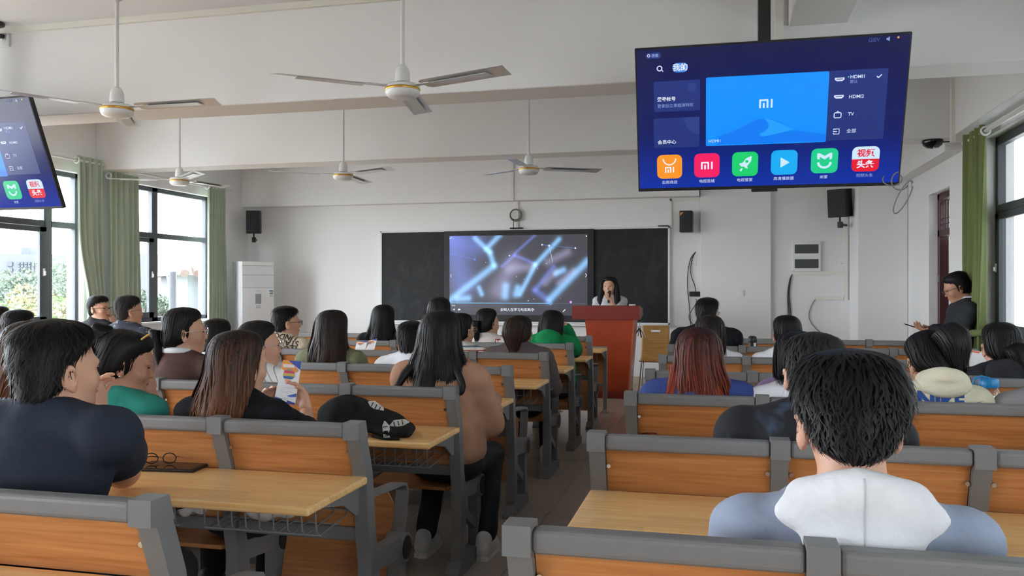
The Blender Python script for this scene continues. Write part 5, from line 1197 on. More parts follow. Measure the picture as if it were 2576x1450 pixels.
def person(label, u, v, k=None, Y=None, yaw=0.0, hyaw=0.0, pitch=0.0, roll=0.0, hair='short', hm=None, shirt=None, sleeve='long', sw=.195, bulk=1.0, lean=0.0, dx=0.0,
           skin=None, arms=None, hs=1.06, near=False, pants=None, shoes=None, stand=False, wr=((.004, 26), (.003, 55)), seed=1, strands=700, face=False, hairlv=None, extra=None, legs=None, hood=None, smat=None, loose=.012, group='seated students', neckup=0.0, hand_n=None, cf=0.0, armb=1.0, shrug=0.0, slv=.62):
    """u,v: picture position of the crown; k: bench row (or Y: distance along the room)"""
    pass_ = PEOPLE; skin = skin or M_skin; pants = pants or M_pants; shoes = shoes or M_shoed
    yh = (rowY(k) + .25 + lean) if Y is None else Y
    top = on_y(u, v, yh); zt = top.z
    yaw_, hy_ = math.radians(yaw), math.radians(yaw + hyaw)
    f = np.array((-math.sin(yaw_), math.cos(yaw_), 0)); r = np.array((math.cos(yaw_), math.sin(yaw_), 0)); Z = np.array((0, 0, 1.))
    rx, ry = top.x + dx, ((rowY(k) + .26) if (Y is None) else Y - lean)
    root = np.array((rx, ry, 0)); HR = rotm(hy_, math.radians(pitch), math.radians(roll))
    crown = np.array((top.x, yh, zt)) - root
    hc = crown - HR @ np.array((0, 0, .130 * hs))                       # head centre, local
    def L(p): return np.array(p, float) - root
    hipz = (zt * .53) if stand else .53
    N = hc + HR @ np.array((0, -.035, -.135 - neckup)) * hs; N[2] = hc[2] - (.095 + neckup) * hs
    hip = np.array((0, 0, hipz)) if not stand else np.array((0, 0, hipz))
    ch = hip + (N - hip) * .70; md = hip + (N - hip) * .36; shc = hip + (N - hip) * .92
    md = md + f * cf * .6; ch = ch + f * cf; shc = shc + f * cf * .7
    S = {s: shc + r * s * sw + Z * (-.062 + shrug) for s in (-1, 1)}
    b = bulk
    torso = [('ell', hip, (.165 * b, .120 * b, .115), rotm(yaw_), .04), ('ell', md, (.148 * b, .105 * b, .15), rotm(yaw_), .05), ('ell', ch, (.160 * b * sw / .195, .108 * b, .15), rotm(yaw_), .05), ('cap', S[-1] * .86 + shc * .14, S[1] * .86 + shc * .14, .048 * b, .048 * b, .03)] + [('cap', N - Z * .01, S[s] * .85 + shc * .15, .046, .048, .03) for s in (-1, 1)]
    A = {}
    for s in (-1, 1):
        q = (arms or {}).get(s)
        if q is None:
            e = S[s] + r * s * .035 + f * .13 - Z * .235; w_ = L((0, 0, 0)) * 0 + r * s * .10 + f * .50 + Z * (.775 if not stand else hipz + .1)
            if stand: e = S[s] + r * s * .03 - Z * .27; w_ = e + f * .04 - Z * .24
            hd = f + r * (-s) * .35; hn = -Z
        else: e, w_, hd, hn = [np.array(z_, float) for z_ in q]
        A[s] = (e, w_, hd, hn)
    body = list(torso) + [('cap', N - Z * .05, hc + HR @ np.array((0, -.018, -.055)) * hs, .062 * hs * (1 + .25 * (b - 1)), .053 * hs * (1 + .5 * (b - 1)), .03)]
    for s in (-1, 1):
        e, w_, hd, hn = A[s]; body += [('cap', S[s], e, .050 * b * armb, .043 * b * armb, .03), ('cap', e, w_, .041 * b * armb, .027 * b ** .5, .015)]
    LG = {}
    for s in (-1, 1):
        h0 = hip + r * s * .085 - Z * .02
        if stand: kn = h0 + f * .03 - Z * (hipz * .48); an = kn - f * .03 - Z * (hipz * .44); an[2] = .09
        else: kn = h0 + f * .43 + r * s * .02 + Z * .0; an = kn + f * -.02 + r * s * .01; an[2] = .10
        if legs and s in legs: kn, an = np.array(legs[s][0], float), np.array(legs[s][1], float)
        LG[s] = (h0, kn, an); body += [('cap', h0, kn, .078 * b, .055, .02), ('cap', kn, an, .052, .034, .02), ('cap', an - Z * .02, an + f * .10 - Z * .055, .032, .026, .02)]
    body += xf(HEAD, HR, hc, hs)
    st, fn = (.016, .006) if near else (.022, .0088)
    V, F = soft(body, st, (hc[2] - .15 * hs, hc[2] + .13 * hs, fn), ((hc[0] - .115 * hs, hc[0] + .115 * hs, fn), (hc[1] - .13 * hs, hc[1] + .13 * hs, fn)))
    for s in (-1, 1):
        e, w_, hd, hn = A[s]; v2, f2 = soft(hand_prims(w_, hd, hn, s, .45 if hand_n is None else hand_n, hs), .0058 if near else .0085)
        F = np.concatenate([F, f2 + len(V)]); V = np.concatenate([V, v2])
    o = bpy.data.objects.new('person', np_mesh('person', V, F, skin)); o.location = root; add(o); tag(o, label, 'person', group)
    # shirt
    if smat is not None:
        g = loose; sh = [('ell', hip + Z * .06, (.165 * b + g, .120 * b + g, .13), rotm(yaw_), .05), ('ell', md, (.150 * b + g * 1.6, .105 * b + g * 1.4, .17), rotm(yaw_), .06), ('ell', ch, (.160 * b * sw / .195 + g, .108 * b + g, .155), rotm(yaw_), .05), ('cap', S[-1] * .88 + shc * .12, S[1] * .88 + shc * .12, .050 * b + g * .5, .050 * b + g * .5, .03), ('cap', shc - Z * .02, N - Z * .012, .080 * b, .060 * hs, .03)] + [('cap', N - Z * .022, S[s] * .85 + shc * .15, .050 + g * .5, .052 + g * .5, .03) for s in (-1, 1)]
        for s in (-1, 1):
            e, w_, hd, hn = A[s]
            if sleeve == 'long': sh += [('cap', S[s], e, .054 * b + g * .6, .049 * b + g * .7, .025), ('cap', e, e + (w_ - e) * .93, .047 * b + g * .7, .034 * b ** .5 + g * .6, .02)]
            elif sleeve == 'short': sh += [('cap', S[s], S[s] + (e - S[s]) * slv, .053 * b * armb + g * .6, .053 * b * armb + g * .8, .025)]
            elif sleeve == 'elbow': sh += [('cap', S[s], e, .054 * b + g * .6, .049 * b + g * .7, .025), ('cap', e, e + (w_ - e) * .2, .049 * b + g, .045 * b + g, .02)]
            elif sleeve == 'none': sh += [('cap', S[s] * .93 + shc * .07, S[s] * .93 + shc * .07 - Z * .02, .055, .05, .03)]
        v2, f2 = soft(sh, .0110 if near else .0155, wr=list(wr), seed=seed * 1.7)
        so = bpy.data.objects.new('shirt' if shirt is None else shirt, np_mesh('shirt', v2, f2, smat)); add(so, o)
    else: so = None
    pt = [('ell', hip - Z * .015, (.168 * b + .006, .124 * b + .006, .11), rotm(yaw_), .04)]
    for s in (-1, 1):
        h0, kn, an = LG[s]; pt += [('cap', h0, kn, .084 * b, .066, .03), ('cap', kn, an + Z * .02, .064, .056, .03)]
    v2, f2 = soft(pt, .025 if not near else .020, wr=[(.004, 30)], seed=seed)
    add(bpy.data.objects.new('trousers', np_mesh('trousers', v2, f2, pants)), o)
    sm, so_ = shoe_mesh(shoes)
    for s in (-1, 1):
        an = LG[s][2]; q = inst('shoe', sm, o, (an[0], an[1], max(0.0, an[2] - .10)), (0, 0, yaw_)); inst('sole', so_, q, (0, 0, 0))
    # hair
    lv = hairlv or {'short': SHORT, 'cap': CAP, 'pony': CAP, 'bun': CAP, 'long': LONG()}[hair]
    def hx(V_, hang=False):
        V2 = V_ * hs; W_ = V2 @ HR.T
        if hang:                                                        # below the ears long hair hangs straight down
            zc = -.03 * hs; m = V2[:, 2] < zc; base = V2.copy(); base[:, 2] = np.maximum(base[:, 2], zc)
            W3 = base @ HR.T; W3[:, 2] += np.minimum(V2[:, 2] - zc, 0); W_ = np.where(m[:, None], W3, W_)
        return W_ + hc
    isl = hair == 'long'
    parts = [hair_mass(lv, strands, seed, wave=.004 if not isl else .006, tuft=.0 if hair in ('cap', 'pony', 'bun', 'long') else .014, lift=.004 if isl else .0025, width=.0040 if isl else .0030, ends=.035 if isl else 0, clump=.010 if isl else .003)]
    V2, F2, A2 = parts[0]; V2 = hx(V2, isl); allp = [(V2, F2, A2)]
    for t in (extra or []):
        V3, F3, A3 = hair_tail(*t); allp.append((hx(V3, True), F3, A3))
    V2, F2, A2 = join(allp); ho = bpy.data.objects.new('hair', np_mesh('hair', V2, F2, hm or H_black, A2)); add(ho, o)
    if face:
        def hp(x, y, z): return tuple(HR @ (np.array((x, y, z)) * hs) + hc)
        for s in (-1, 1):
            e = MB().ball((0, 0, 0), (.0105 * hs, .0045 * hs, .0042 * hs)).build('eye', M_eye, o, loc=hp(s * .031, .0835, -.002)); e.rotation_euler = (0, 0, hy_)
            MB().tube([hp(s * (.016 + .011 * i), .0905 - .004 * i - .002 * i * i, .020 + .004 * math.sin(i)) for i in range(4)], .0022 * hs, n=5).build('eyebrow', M_brow, o)
        lp = MB().ball((0, 0, 0), (.018 * hs, .005 * hs, .006 * hs)).build('mouth', M_lip, o, loc=hp(0, .0915, -.066)); lp.rotation_euler = (0, 0, hy_)
    PEOPLE[label] = dict(o=o, shirt=so, hc=hc, HR=HR, root=root, S=S, N=N, f=f, r=r, A=A, yaw=yaw_, hy=hy_, hs=hs, Vs=None)
    return PEOPLE[label]
def glasses(P, round_=True, m=None, dz=.0):
    o, hc, HR, hs = P['o'], P['hc'], P['HR'], P['hs']
    def hp(x, y, z): return tuple(HR @ (np.array((x, y, z)) * hs) + hc)
    g = MB()
    for s in (-1, 1):
        g.tube([hp(s * .033 + .023 * math.cos(a), .108 - .010 * abs(.033 + s * .023 * math.cos(a) * s) * 2, -.003 + dz + .019 * math.sin(a)) for a in [i * PI / 9 for i in range(18)]], .0018, n=5, closed=True)
        g.tube([hp(s * .055, .102, .003), hp(s * .076, .085, .004), hp(s * .084, .03, .002), hp(s * .087, -.015, -.004)], .0018, n=5)
    g.tube([hp(-.010, .109, .002), hp(0, .112, .005), hp(.010, .109, .002)], .0018, n=5)
    go = g.build('glasses', m or M_specs, o)
    for s in (-1, 1): MB().addm([hp(s * .033 + .022 * math.cos(a), .1065, -.003 + dz + .018 * math.sin(a)) for a in [i * PI / 8 for i in range(16)]], [tuple(range(16))]).build('lens', M_lens, go)
    return go
def on_back(P, me, at, size_m, m, name, rot=0.0, off=.004, both=False, flip=False):
    """lay flat print (mesh in XY) on the back of a shirt; at=(right, up) from the neck base"""
    so = P['shirt']; V = np.empty(len(so.data.vertices) * 3, np.float32); so.data.vertices.foreach_get('co', V); V = V.reshape(-1, 3)
    bvh = P.get('bvh')
    if bvh is None: bvh = P['bvh'] = BVHTree.FromPolygons(V.tolist(), [list(p.vertices) for p in so.data.polygons])
    f, r, N = P['f'], P['r'], P['N']; ca, sa = math.cos(rot), math.sin(rot)
    bm = bmesh.new(); bm.from_mesh(me)
    bmesh.ops.triangulate(bm, faces=bm.faces[:]); bmesh.ops.subdivide_edges(bm, edges=[e for e in bm.edges if e.calc_length() > .02], cuts=2)
    kill = []
    for q in bm.verts:
        x, y = q.co.x * ca - q.co.y * sa + at[0], q.co.x * sa + q.co.y * ca + at[1]
        o_ = Vector(N + r * x + np.array((0, 0, y)) - f * .6); h = bvh.ray_cast(o_, Vector(f), 1.2)
        if h[0] is None: kill.append(q); continue
        q.co = h[0] - Vector(f) * off
    bmesh.ops.delete(bm, geom=kill, context='VERTS')
    m2 = bpy.data.meshes.new(name); bm.to_mesh(m2); bm.free(); m2.materials.append(m); return inst(name, m2, P['o'])
def poly_mesh(pts): return MB().addm([(x, y, 0) for x, y in pts], [tuple(range(len(pts)))]).mesh('print')

# ---- the students and staff; (u, v) is the crown of the head in the photograph, k the bench row
wht = cloth('white', rgb(226, 228, 232)); blk = cloth('black', rgb(26, 27, 31)); tail = lambda y0, z0, y1, z1, r0=.022, r1=.035, r2=.012, dx=0.0: ([(dx * .1, -.10, z0), (dx * .4, y0, z0 + .005), (dx * .8, (y0 + y1) / 2, (z0 + z1) / 2), (dx, y1, z1)], [r0, r1, r1 * .9, r2])
def T(t, n=260, seed=3, a0=.35, flat=.8): return (t[0], t[1], n, seed, a0, flat)
R1 = rowY(1)
# heavy-set man in a dark T-shirt, hands joined before his face
Y1 = R1 + .27
g1 = np.array((on_y(140, 800, R1 + .25).x, R1 + .26, 0))
def W1(u, v, y): q = on_y(u, v, y); return np.array((q.x, y, q.z)) - g1
P1 = person('heavy-set short-haired man in a navy T-shirt, hands joined before his face', 148, 801, 1, hyaw=-24, hs=1.03, sw=.205, bulk=1.10, armb=1.18, shrug=.03, slv=.48, near=True, smat=cloth('navy_tee', rgb(42, 49, 62)), sleeve='short', strands=2600, seed=11, face=True, skin=M_skin,
            hairlv=[(a, x, y, p * 1.02, q * 1.0) for a, x, y, p, q in SHORT], neckup=-.01,
            arms={1: (W1(348, 1188, R1 + .78), W1(288, 1045, R1 + .74), (-.10, .12, 1), (-.9, -.2, 0)), -1: (W1(20, 1200, R1 + .66), W1(262, 1035, R1 + .82), (.18, .1, 1), (.9, .2, 0))}, dx=-.07)
M_fore = mat('cloth_foreground_blue', rgb(150, 162, 184), .9, var=.05, scale=6, bump=.2, bscale=60)
P29 = person('dark-haired man in a blue-grey sweatshirt with a white hood', 2133, 876, 1, near=True, sw=.215, bulk=1.08, hs=1.15, dx=.03, smat=M_fore, strands=5200, seed=29, wr=((.006, 18), (.004, 40)), loose=.026, hyaw=3, pitch=-3, lean=-.02, cf=.05, neckup=.03,
             hairlv=[(.130, 0, -.008, .003, .003), (.125, 0, -.008, .042, .048), (.112, 0, -.008, .068, .080), (.085, 0, -.010, .085, .101), (.047, 0, -.022, .095, .098), (.018, 0, -.036, .088, .084), (-.008, 0, -.044, .073, .068), (-.030, 0, -.048, .063, .057), (-.050, 0, -.054, .047, .045), (-.070, 0, -.062, .016, .026)])
def hood(P, m, w_=.15, drop=.17, name='hood', step=.0085, fat=.06, up=0.0, hh=1.0):
    N, f, r = P['N'] + np.array((0, 0, up)), P['f'], P['r']; Z = np.array((0, 0, 1.)); pr = []
    for i in range(9):
        a = math.radians(-100 + 200 * i / 8); p = N + r * math.sin(a) * w_ * .62 - f * math.cos(a) * .055 - f * .04 + Z * (.005 - .03 * abs(math.sin(a)) ** 2)
        if i: pr.append(('cap', q, p, .036, .036, .02))
        q = p
    R_ = rotm(P['yaw'])
    pr += [('ell', N - f * .082 - Z * .045, (w_, fat, .058 * hh), R_, .03), ('ell', N - f * .096 - Z * (.045 + drop * .35), (w_ * .66, fat * .85, .050 * hh), R_, .03), ('ell', N - f * .102 - Z * (.045 + drop * .62), (w_ * .34, fat * .75, .045 * hh), R_, .03), ('cap', N - f * .10 - Z * drop * .75, N - f * .10 - Z * drop, .035, .014, .03)]
    V, F = soft(pr, step, wr=[(.004, 22), (.003, 48)], seed=5); o = bpy.data.objects.new(name, np_mesh(name, V, F, m)); add(o, P['o']); return o
h29 = hood(P29, wht, .162, .165, fat=.045, up=.025)
def seam(P, o, m, n=26):
    V = [tuple(v.co) for v in o.data.vertices]; bv = BVHTree.FromPolygons(V, [list(p.vertices) for p in o.data.polygons]); pts = []
    for i in range(n):
        h = bv.ray_cast(Vector(P['N'] + np.array((0, 0, .06 - .26 * i / n)) - P['f'] * .6), Vector(P['f']), 1.2)
        if h[0] is not None: pts.append(h[0] - Vector(P['f']) * .0005)
    if len(pts) > 3: MB().tube(pts, .0018, n=6).build('seam', m, o)
seam(P29, h29, cloth('white_seam', rgb(190, 192, 198)))
# row 2
B2 = rowY(2)
P2 = person('long-haired person half hidden behind the man in the navy T-shirt', 82, 806, 2, hair='long', hairlv=LONG(.32, .110, .06, 1.2, cx=-.07), hm=H_bal, smat=cloth('pale_blue', rgb(150, 165, 190)), seed=2, near=True, strands=1100)
g9 = np.array((on_y(348, 826, B2 + .25).x, B2 + .26, 0))
def W9(u, v, y, g): q = on_y(u, v, y); return np.array((q.x, y, q.z)) - g
P9 = person('woman in a teal T-shirt with pinned-up hair and gold clip, hand at her mouth', 342, 830, 2, hyaw=-58, pitch=-14, hair='bun', near=True, smat=cloth('teal', rgb(52, 142, 128)), sleeve='short', seed=9, strands=1500, skin=M_skin2, face=True, lean=.04,
            hairlv=[(a, x, y, p * 1.10, q * 1.10) for a, x, y, p, q in CAP], extra=[T(([(0, -.08, .03), (.0, -.135, .0), (0, -.14, -.05), (0, -.11, -.085)], [.04, .062, .055, .03]), 500, 4, .2, 1.0), T(([(0, -.07, .10), (0, -.12, .085), (.0, -.14, .04)], [.03, .045, .03]), 300, 5, .2, 1.0), T(([(.02, -.09, -.06), (.02, -.085, -.10), (.01, -.08, -.14)], [.02, .016, .006]), 80, 6)],
            arms={1: (W9(408, 1035, B2 + .42, g9), W9(398, 985, B2 + .42, g9), (-.35, .05, .8), (-1, .2, 0)), -1: None})
MB().bbox(-.021, .021, -.004, .004, -.004, .004, r=.0035).build('hair_clip', M_gold, P9['o'], loc=tuple(np.array(on_y(366, 848, B2 + .19)) - P9['root'])).rotation_euler = (0, -.6, .3)
MB().ball((0, 0, 0), .006).build('earring', M_chrome, P9['o'], loc=tuple(P9['HR'] @ np.array((.088, -.004, -.052)) + P9['hc']))
g10 = np.array((on_y(600, 828, B2 + .25).x, B2 + .26, 0))
P10 = person('long brown-haired woman in a black top reading a leaflet', 605, 830, 2, hyaw=-22, hair='long', hairlv=LONG(.335, .125, .07, 1.08, cx=-.05), hm=H_bal, near=True, smat=blk, seed=10, strands=2600, sleeve='elbow',
             arms={1: (W9(765, 1090, B2 + .45, g10), W9(766, 1035, B2 + .62, g10), (-.25, .05, 1), (-.6, -.7, 0)), -1: (W9(625, 1080, B2 + .50, g10), W9(656, 1035, B2 + .64, g10), (.45, .05, .9), (.5, -.8, -.1))}, extra=[T(([(-.07, -.05, -.14), (-.12, -.06, -.19), (-.18, -.06, -.19)], [.03, .028, .008]), 120, 4, .7)])
MB().tube([tuple(P10['A'][1][1] + np.array((.028 * math.cos(a), .028 * math.sin(a), -.02))) for a in [i * PI / 8 for i in range(16)]], .0022, n=5, closed=True).build('bracelet', mat('thread_red', rgb(170, 100, 90), .6), P10['o'])
M_camo = patchy('cloth_navy_patch', rgb(20, 22, 28), rgb(62, 78, 104), 5.0, .58, .72)
P28 = person('man with cropped hair in a dark patterned jacket', 2048, 834, 2, hs=1.08, sw=.235, bulk=1.18, near=True, smat=M_camo, seed=28, hm=H_buzz, strands=1800, wr=((.008, 16), (.004, 38)), loose=.03,
             hairlv=[(a, x, y, p * .965, q * .965) for a, x, y, p, q in SHORT], dx=-.06)
# row 3
P7 = person('woman with glasses and a ponytail in a brown vest over a white collar', 468, 771, 3, hyaw=-55, hair='pony', smat=cloth('brown_vest', rgb(84, 62, 56)), seed=7, strands=1100, face=True, sleeve='long',
            hairlv=[(a, x, y, p * 1.03, q * 1.03) for a, x, y, p, q in CAP], extra=[T(tail(-.15, .0, -.13, -.16, .018, .034, .014), 300)]); glasses(P7, m=M_chrome)
def collar(P, m, w_=.075, name='collar', z=.0):
    N, f, r = P['N'], P['f'], P['r']; MBc = MB(); pts = [tuple(N + r * w_ * math.sin(a) - f * (w_ * .8 * math.cos(a) - .0) + np.array((0, 0, .0 + z - .018 * (1 - math.cos(a)) * .5))) for a in [math.radians(-165 + 330 * i / 20) for i in range(21)]]
    MBc.tube(pts, .019, n=8); return MBc.build(name, m, P['o'])
collar(P7, wht)
MB().tube([tuple(P7['HR'] @ np.array((.022 * math.cos(a), -.122, .005 + .022 * math.sin(a))) + P7['hc']) for a in [i * PI / 6 for i in range(12)]], .010, n=6, closed=True).build('hair_tie', mat('scrunchie_brown', rgb(120, 78, 66), .8), P7['o'])
P11 = person('woman with glasses in a white top with thin grey stripes', 655, 804, 3, hyaw=-48, hair='pony', smat=striped('white_grey_stripe', [(0, rgb(226, 226, 224)), (.84, rgb(150, 150, 152))], .028, 0, (0, .6, 0)), seed=12, strands=1000, face=True, extra=[T(tail(-.12, -.03, -.11, -.12, .016, .02, .008), 150)]); glasses(P11, m=M_chrome)
P16 = person('woman with long wavy black hair in a loose tan shirt at the aisle', 1112, 780, 3, hair='long', hairlv=LONG(.335, .122, .082, 1.22), near=True, smat=cloth('tan', rgb(168, 128, 104)), seed=16, strands=2600, sw=.19, bulk=1.1, loose=.03, wr=((.008, 20), (.005, 42)), shoes=M_shoe, dx=.01, lean=-.03,
             extra=[T(([(-.09, -.09, -.10), (-.14, -.13, -.17), (-.165, -.155, -.22), (-.19, -.16, -.24), (-.23, -.15, -.237)], [.018, .020, .014, .009, .004]), 300, 6, .6), T(([(.08, -.09, -.10), (.12, -.13, -.16), (.15, -.155, -.21), (.145, -.165, -.25), (.12, -.165, -.258)], [.016, .017, .014, .010, .004]), 260, 8, .6), T(([(-.03, -.11, -.14), (-.035, -.15, -.22), (-.03, -.17, -.27), (-.01, -.17, -.28)], [.05, .05, .036, .010]), 420, 9, .6)],
             legs={-1: ((-.16, .38, .48), (-.15, .12, .10)), 1: ((.14, .38, .49), (.17, .15, .10))})
Pr = person('woman with red-dyed hair in a blue sweatshirt', 1757, 822, 3, hair='long', hairlv=LONG(.345, .118, .07, 1.0, cx=.02), hm=H_red, smat=cloth('royal_blue', rgb(60, 78, 140)), seed=25, strands=2600, near=True, sw=.20, bulk=1.08, loose=.03,
            extra=[T(([(-.09, -.06, -.06), (-.105, -.09, -.14), (-.125, -.12, -.185), (-.17, -.12, -.19)], [.035, .032, .022, .006]), 220, 6, .75), T(([(.06, -.09, -.11), (.09, -.13, -.17), (.13, -.14, -.19)], [.03, .025, .006]), 140, 7, .7)])
on_back(Pr, poly_mesh([(-.10, -.01), (.12, -.01), (.12, .015), (-.10, .015)]), (.0, -.185), 1, mat('print_red', rgb(200, 60, 66), .8), 'back_print')
P27 = person('dark-haired person in a white T-shirt beside a purple bag', 2006, 832, 3, smat=wht, hair='long', hairlv=LONG(.20, .090, .06), seed=27, strands=700, sleeve='short', dx=-.03)
P30 = person('woman with a ponytail in a cream hooded sweatshirt with blue back print', 2318, 842, 3, hyaw=14, pitch=-30, lean=.10, neckup=-.02, hair='pony', smat=cloth('cream', rgb(222, 216, 192)), seed=30, strands=1500, near=True, loose=.03, bulk=1.0, sw=.148, wr=((.007, 18), (.004, 40)),
             hairlv=[(a, x, y, p * 1.02, q * 1.02) for a, x, y, p, q in CAP], extra=[T(([(.0, -.09, .06), (.02, -.135, .075), (.05, -.155, .01), (.065, -.13, -.09)], [.026, .050, .064, .030]), 700, 3, .3, 1.0)], dx=.035)
hood(P30, cloth('cream', rgb(222, 216, 192)), .115, .02, fat=.030, up=.03, hh=.52)
M_pb, M_po = mat('print_blue', rgb(28, 72, 150), .8), mat('print_orange_edge', rgb(240, 120, 80), .8)
tm = text_mesh('NIKE', .085, bold=.004); on_back(P30, tm, (-.015, -.075), 1, M_pb, 'back_lettering', rot=-.06)
sw_ = [(-.155, -.045), (-.15, -.075), (-.125, -.09), (-.085, -.085), (.16, -.005), (-.06, -.055), (-.10, -.055), (-.125, -.035), (-.135, .0)]
on_back(P30, poly_mesh([(x - .004, y - .008) for x, y in sw_]), (0, -.070), 1, M_po, 'back_swoosh_edge', off=.003); on_back(P30, poly_mesh(sw_), (0, -.065), 1, M_pb, 'back_swoosh', off=.0045)
P32 = person('person in a grey long-sleeved top at the wall end of a row', 2650, 832, 3, smat=cloth('grey', rgb(158, 156, 158)), seed=32, strands=500)
# row 4
P4 = person('man with short hair in a white T-shirt, looking aside', 52, 778, 4, hyaw=-50, smat=wht, sleeve='short', seed=14, strands=1100, sw=.21, bulk=1.05, face=True, hs=1.05)
P8 = person('person with round dark hair and a navy top with white collar', 547, 801, 4, hair='cap', hairlv=LONG(.21, .090, .07, .9), smat=cloth('navy', rgb(44, 50, 72)), seed=8, strands=800); collar(P8, wht)
P13 = person('woman with long straight hair in an olive top', 838, 779, 4, hair='long', hairlv=LONG(.335, .118, .07, 1.10), hm=H_brown, smat=cloth('olive', rgb(118, 122, 94)), seed=13, strands=2200, near=True)
P17 = person('man with short messy hair in a white T-shirt beside the long-haired woman', 1038, 806, 4, neckup=-.03, smat=wht, sleeve='short', seed=17, strands=1300, hyaw=10, sw=.20)
P31 = person('woman with long loose ponytail in a black hooded top', 2512, 809, 4, hyaw=8, pitch=-6, hair='pony', smat=cloth('charcoal', rgb(46, 47, 52)), seed=31, strands=1300, near=True, loose=.025, sw=.2, bulk=1.05, extra=[T(([(.01, -.09, .0), (.03, -.13, -.03), (.06, -.14, -.12), (.10, -.14, -.22)], [.04, .055, .050, .02]), 420)])
hood(P31, cloth('charcoal', rgb(46, 47, 52)), .12, .08, fat=.045)
# row 5
P3 = person('person with brown hair at the edge of the window row', -4, 768, 5, seed=33, smat=cloth('slate', rgb(120, 132, 148)), strands=500, hm=H_brown)
g5 = np.array((on_y(250, 742, rowY(6) + .25).x, rowY(6) + .26, 0))
P5 = person('man with glasses in a black T-shirt turned sideways, fingers raised', 250, 742, 6, hyaw=-75, yaw=-15, smat=blk, sleeve='short', seed=5, strands=1000, face=True, hs=1.05, arms={1: (W9(298, 860, rowY(6) + .35, g5), W9(286, 826, rowY(6) + .30, g5), (-.1, 0, 1), (-1, 0, 0)), -1: None}, hand_n=.3); glasses(P5)
P6 = person('man with cropped hair and glasses in a dark T-shirt with pale print', 326, 742, 5, hyaw=-38, smat=patchy('cloth_dark_print', rgb(40, 46, 58), rgb(150, 160, 170), 22, .60, .66), sleeve='short', seed=6, strands=1200, hm=H_buzz, hairlv=[(a, x, y, p * .97, q * .97) for a, x, y, p, q in SHORT], sw=.215, bulk=1.08, hs=1.05); glasses(P6)
P12 = person('person with glasses in a beige shirt covered with black lettering', 722, 769, 5, hyaw=-50, smat=cloth('beige', rgb(206, 192, 166)), seed=18, strands=1100, face=True, loose=.022); glasses(P12)
lt = mat('print_black', rgb(38, 36, 36), .8)
for i, (t_, dy, sx) in enumerate((("UNDOWN", -.005, .0), ("STANDTON", -.055, .01), ("WOULDN'TU", -.105, -.01), ("OULDN'TUN", -.155, .02), ("OULDN'TU", -.20, .0))):
    on_back(P12, text_mesh(t_, .062, bold=.0012), (sx, dy), 1, lt, 'shirt_lettering', rot=PI - .12 + .05 * i)
M_str = striped('cloth_red_blue_stripe', [(0, rgb(228, 224, 216)), (.22, rgb(176, 66, 66)), (.34, rgb(228, 224, 216)), (.60, rgb(96, 116, 136)), (.78, rgb(228, 224, 216))], .075)
P18 = person('person with pinned-up hair in a striped red white and blue shirt', 1162, 786, 5, hyaw=-25, hair='bun', smat=M_str, seed=19, strands=800, extra=[T(([(0, -.09, .0), (0, -.125, -.01), (0, -.12, -.05)], [.03, .035, .02]), 160)]); glasses(P18, m=M_chrome)
MB().ball((0, 0, 0), (.02, .012, .02)).build('hair_clip', M_chrome, P18['o'], loc=tuple(P18['HR'] @ np.array((-.06, -.09, -.03)) + P18['hc']))
P20 = person('woman with a thick ponytail in a taupe top', 1310, 794, 5, pitch=-12, neckup=-.015, hair='pony', hm=H_brown, smat=cloth('taupe', rgb(96, 84, 84)), seed=20, strands=1200, sw=.2, bulk=1.1, loose=.03, shoes=M_shoe, extra=[T(([(0, -.08, .07), (-.01, -.13, .06), (-.02, -.15, -.04), (-.015, -.13, -.15)], [.03, .062, .072, .03]), 600, 3, .3, 1.0)])
P24 = person('woman with long dark brown hair in a white top', 1785, 792, 5, hair='long', hairlv=LONG(.30, .10, .06), hm=H_brown, smat=wht, seed=24, strands=1100)
P26 = person('woman with tied black hair in a white T-shirt before the breaker boxes', 1977, 791, 5, hyaw=16, hair='bun', smat=wht, sleeve='short', seed=26, strands=1000, extra=[T(([(0, -.08, -.03), (.01, -.12, -.05), (.01, -.11, -.09)], [.03, .04, .02]), 160)])
# row 6
P14 = person('woman with long straight black hair in a black top', 966, 766, 6, hair='long', hairlv=LONG(.33, .120, .06, 1.1), smat=blk, seed=15, strands=1700, sw=.2)
P15 = person('dark-haired person seated before the chalk panel, head showing above others', 1106, 747, 6, hair='long', hairlv=LONG(.30, .10, .06), smat=blk, seed=34, strands=900)
P19 = person('woman with a low ponytail in a white blouse with red straps', 1228, 774, 6, hyaw=-35, hair='pony', smat=cloth('ivory', rgb(228, 220, 214)), seed=21, strands=1000, face=True, extra=[T(tail(-.145, .01, -.125, -.15, .02, .042, .018), 260)])
collar(P19, cloth('ivory', rgb(228, 220, 214)))
for s in (-1, 1): on_back(P19, poly_mesh([(-.022, -.16), (.022, -.16), (.022, .02), (-.022, .02)]), (s * .135, -.06), 1, mat('strap_red', rgb(168, 30, 66), .8, var=.3, scale=60), 'shoulder_strap')
g21 = np.array((on_y(1394, 781, rowY(6) + .25).x, rowY(6) + .26, 0))
P21 = person('woman in a bright green hooded sweatshirt leaning on her hand', 1394, 782, 6, hyaw=-12, pitch=-14, neckup=-.03, hair='long', hairlv=LONG(.24, .100, .06), smat=cloth('green', rgb(24, 128, 76)), seed=22, strands=1100, loose=.03, sw=.2, bulk=1.05, arms={1: (W9(1446, 880, rowY(6) + .50, g21), W9(1424, 824, rowY(6) + .36, g21), (-.6, 0, .6), (-.5, -.3, 0)), -1: None})
hood(P21, cloth('green', rgb(24, 128, 76)), .12, .09, fat=.045, step=.012)
g23 = np.array((on_y(1781, 748, rowY(6) + .25).x, rowY(6) + .26, 0))
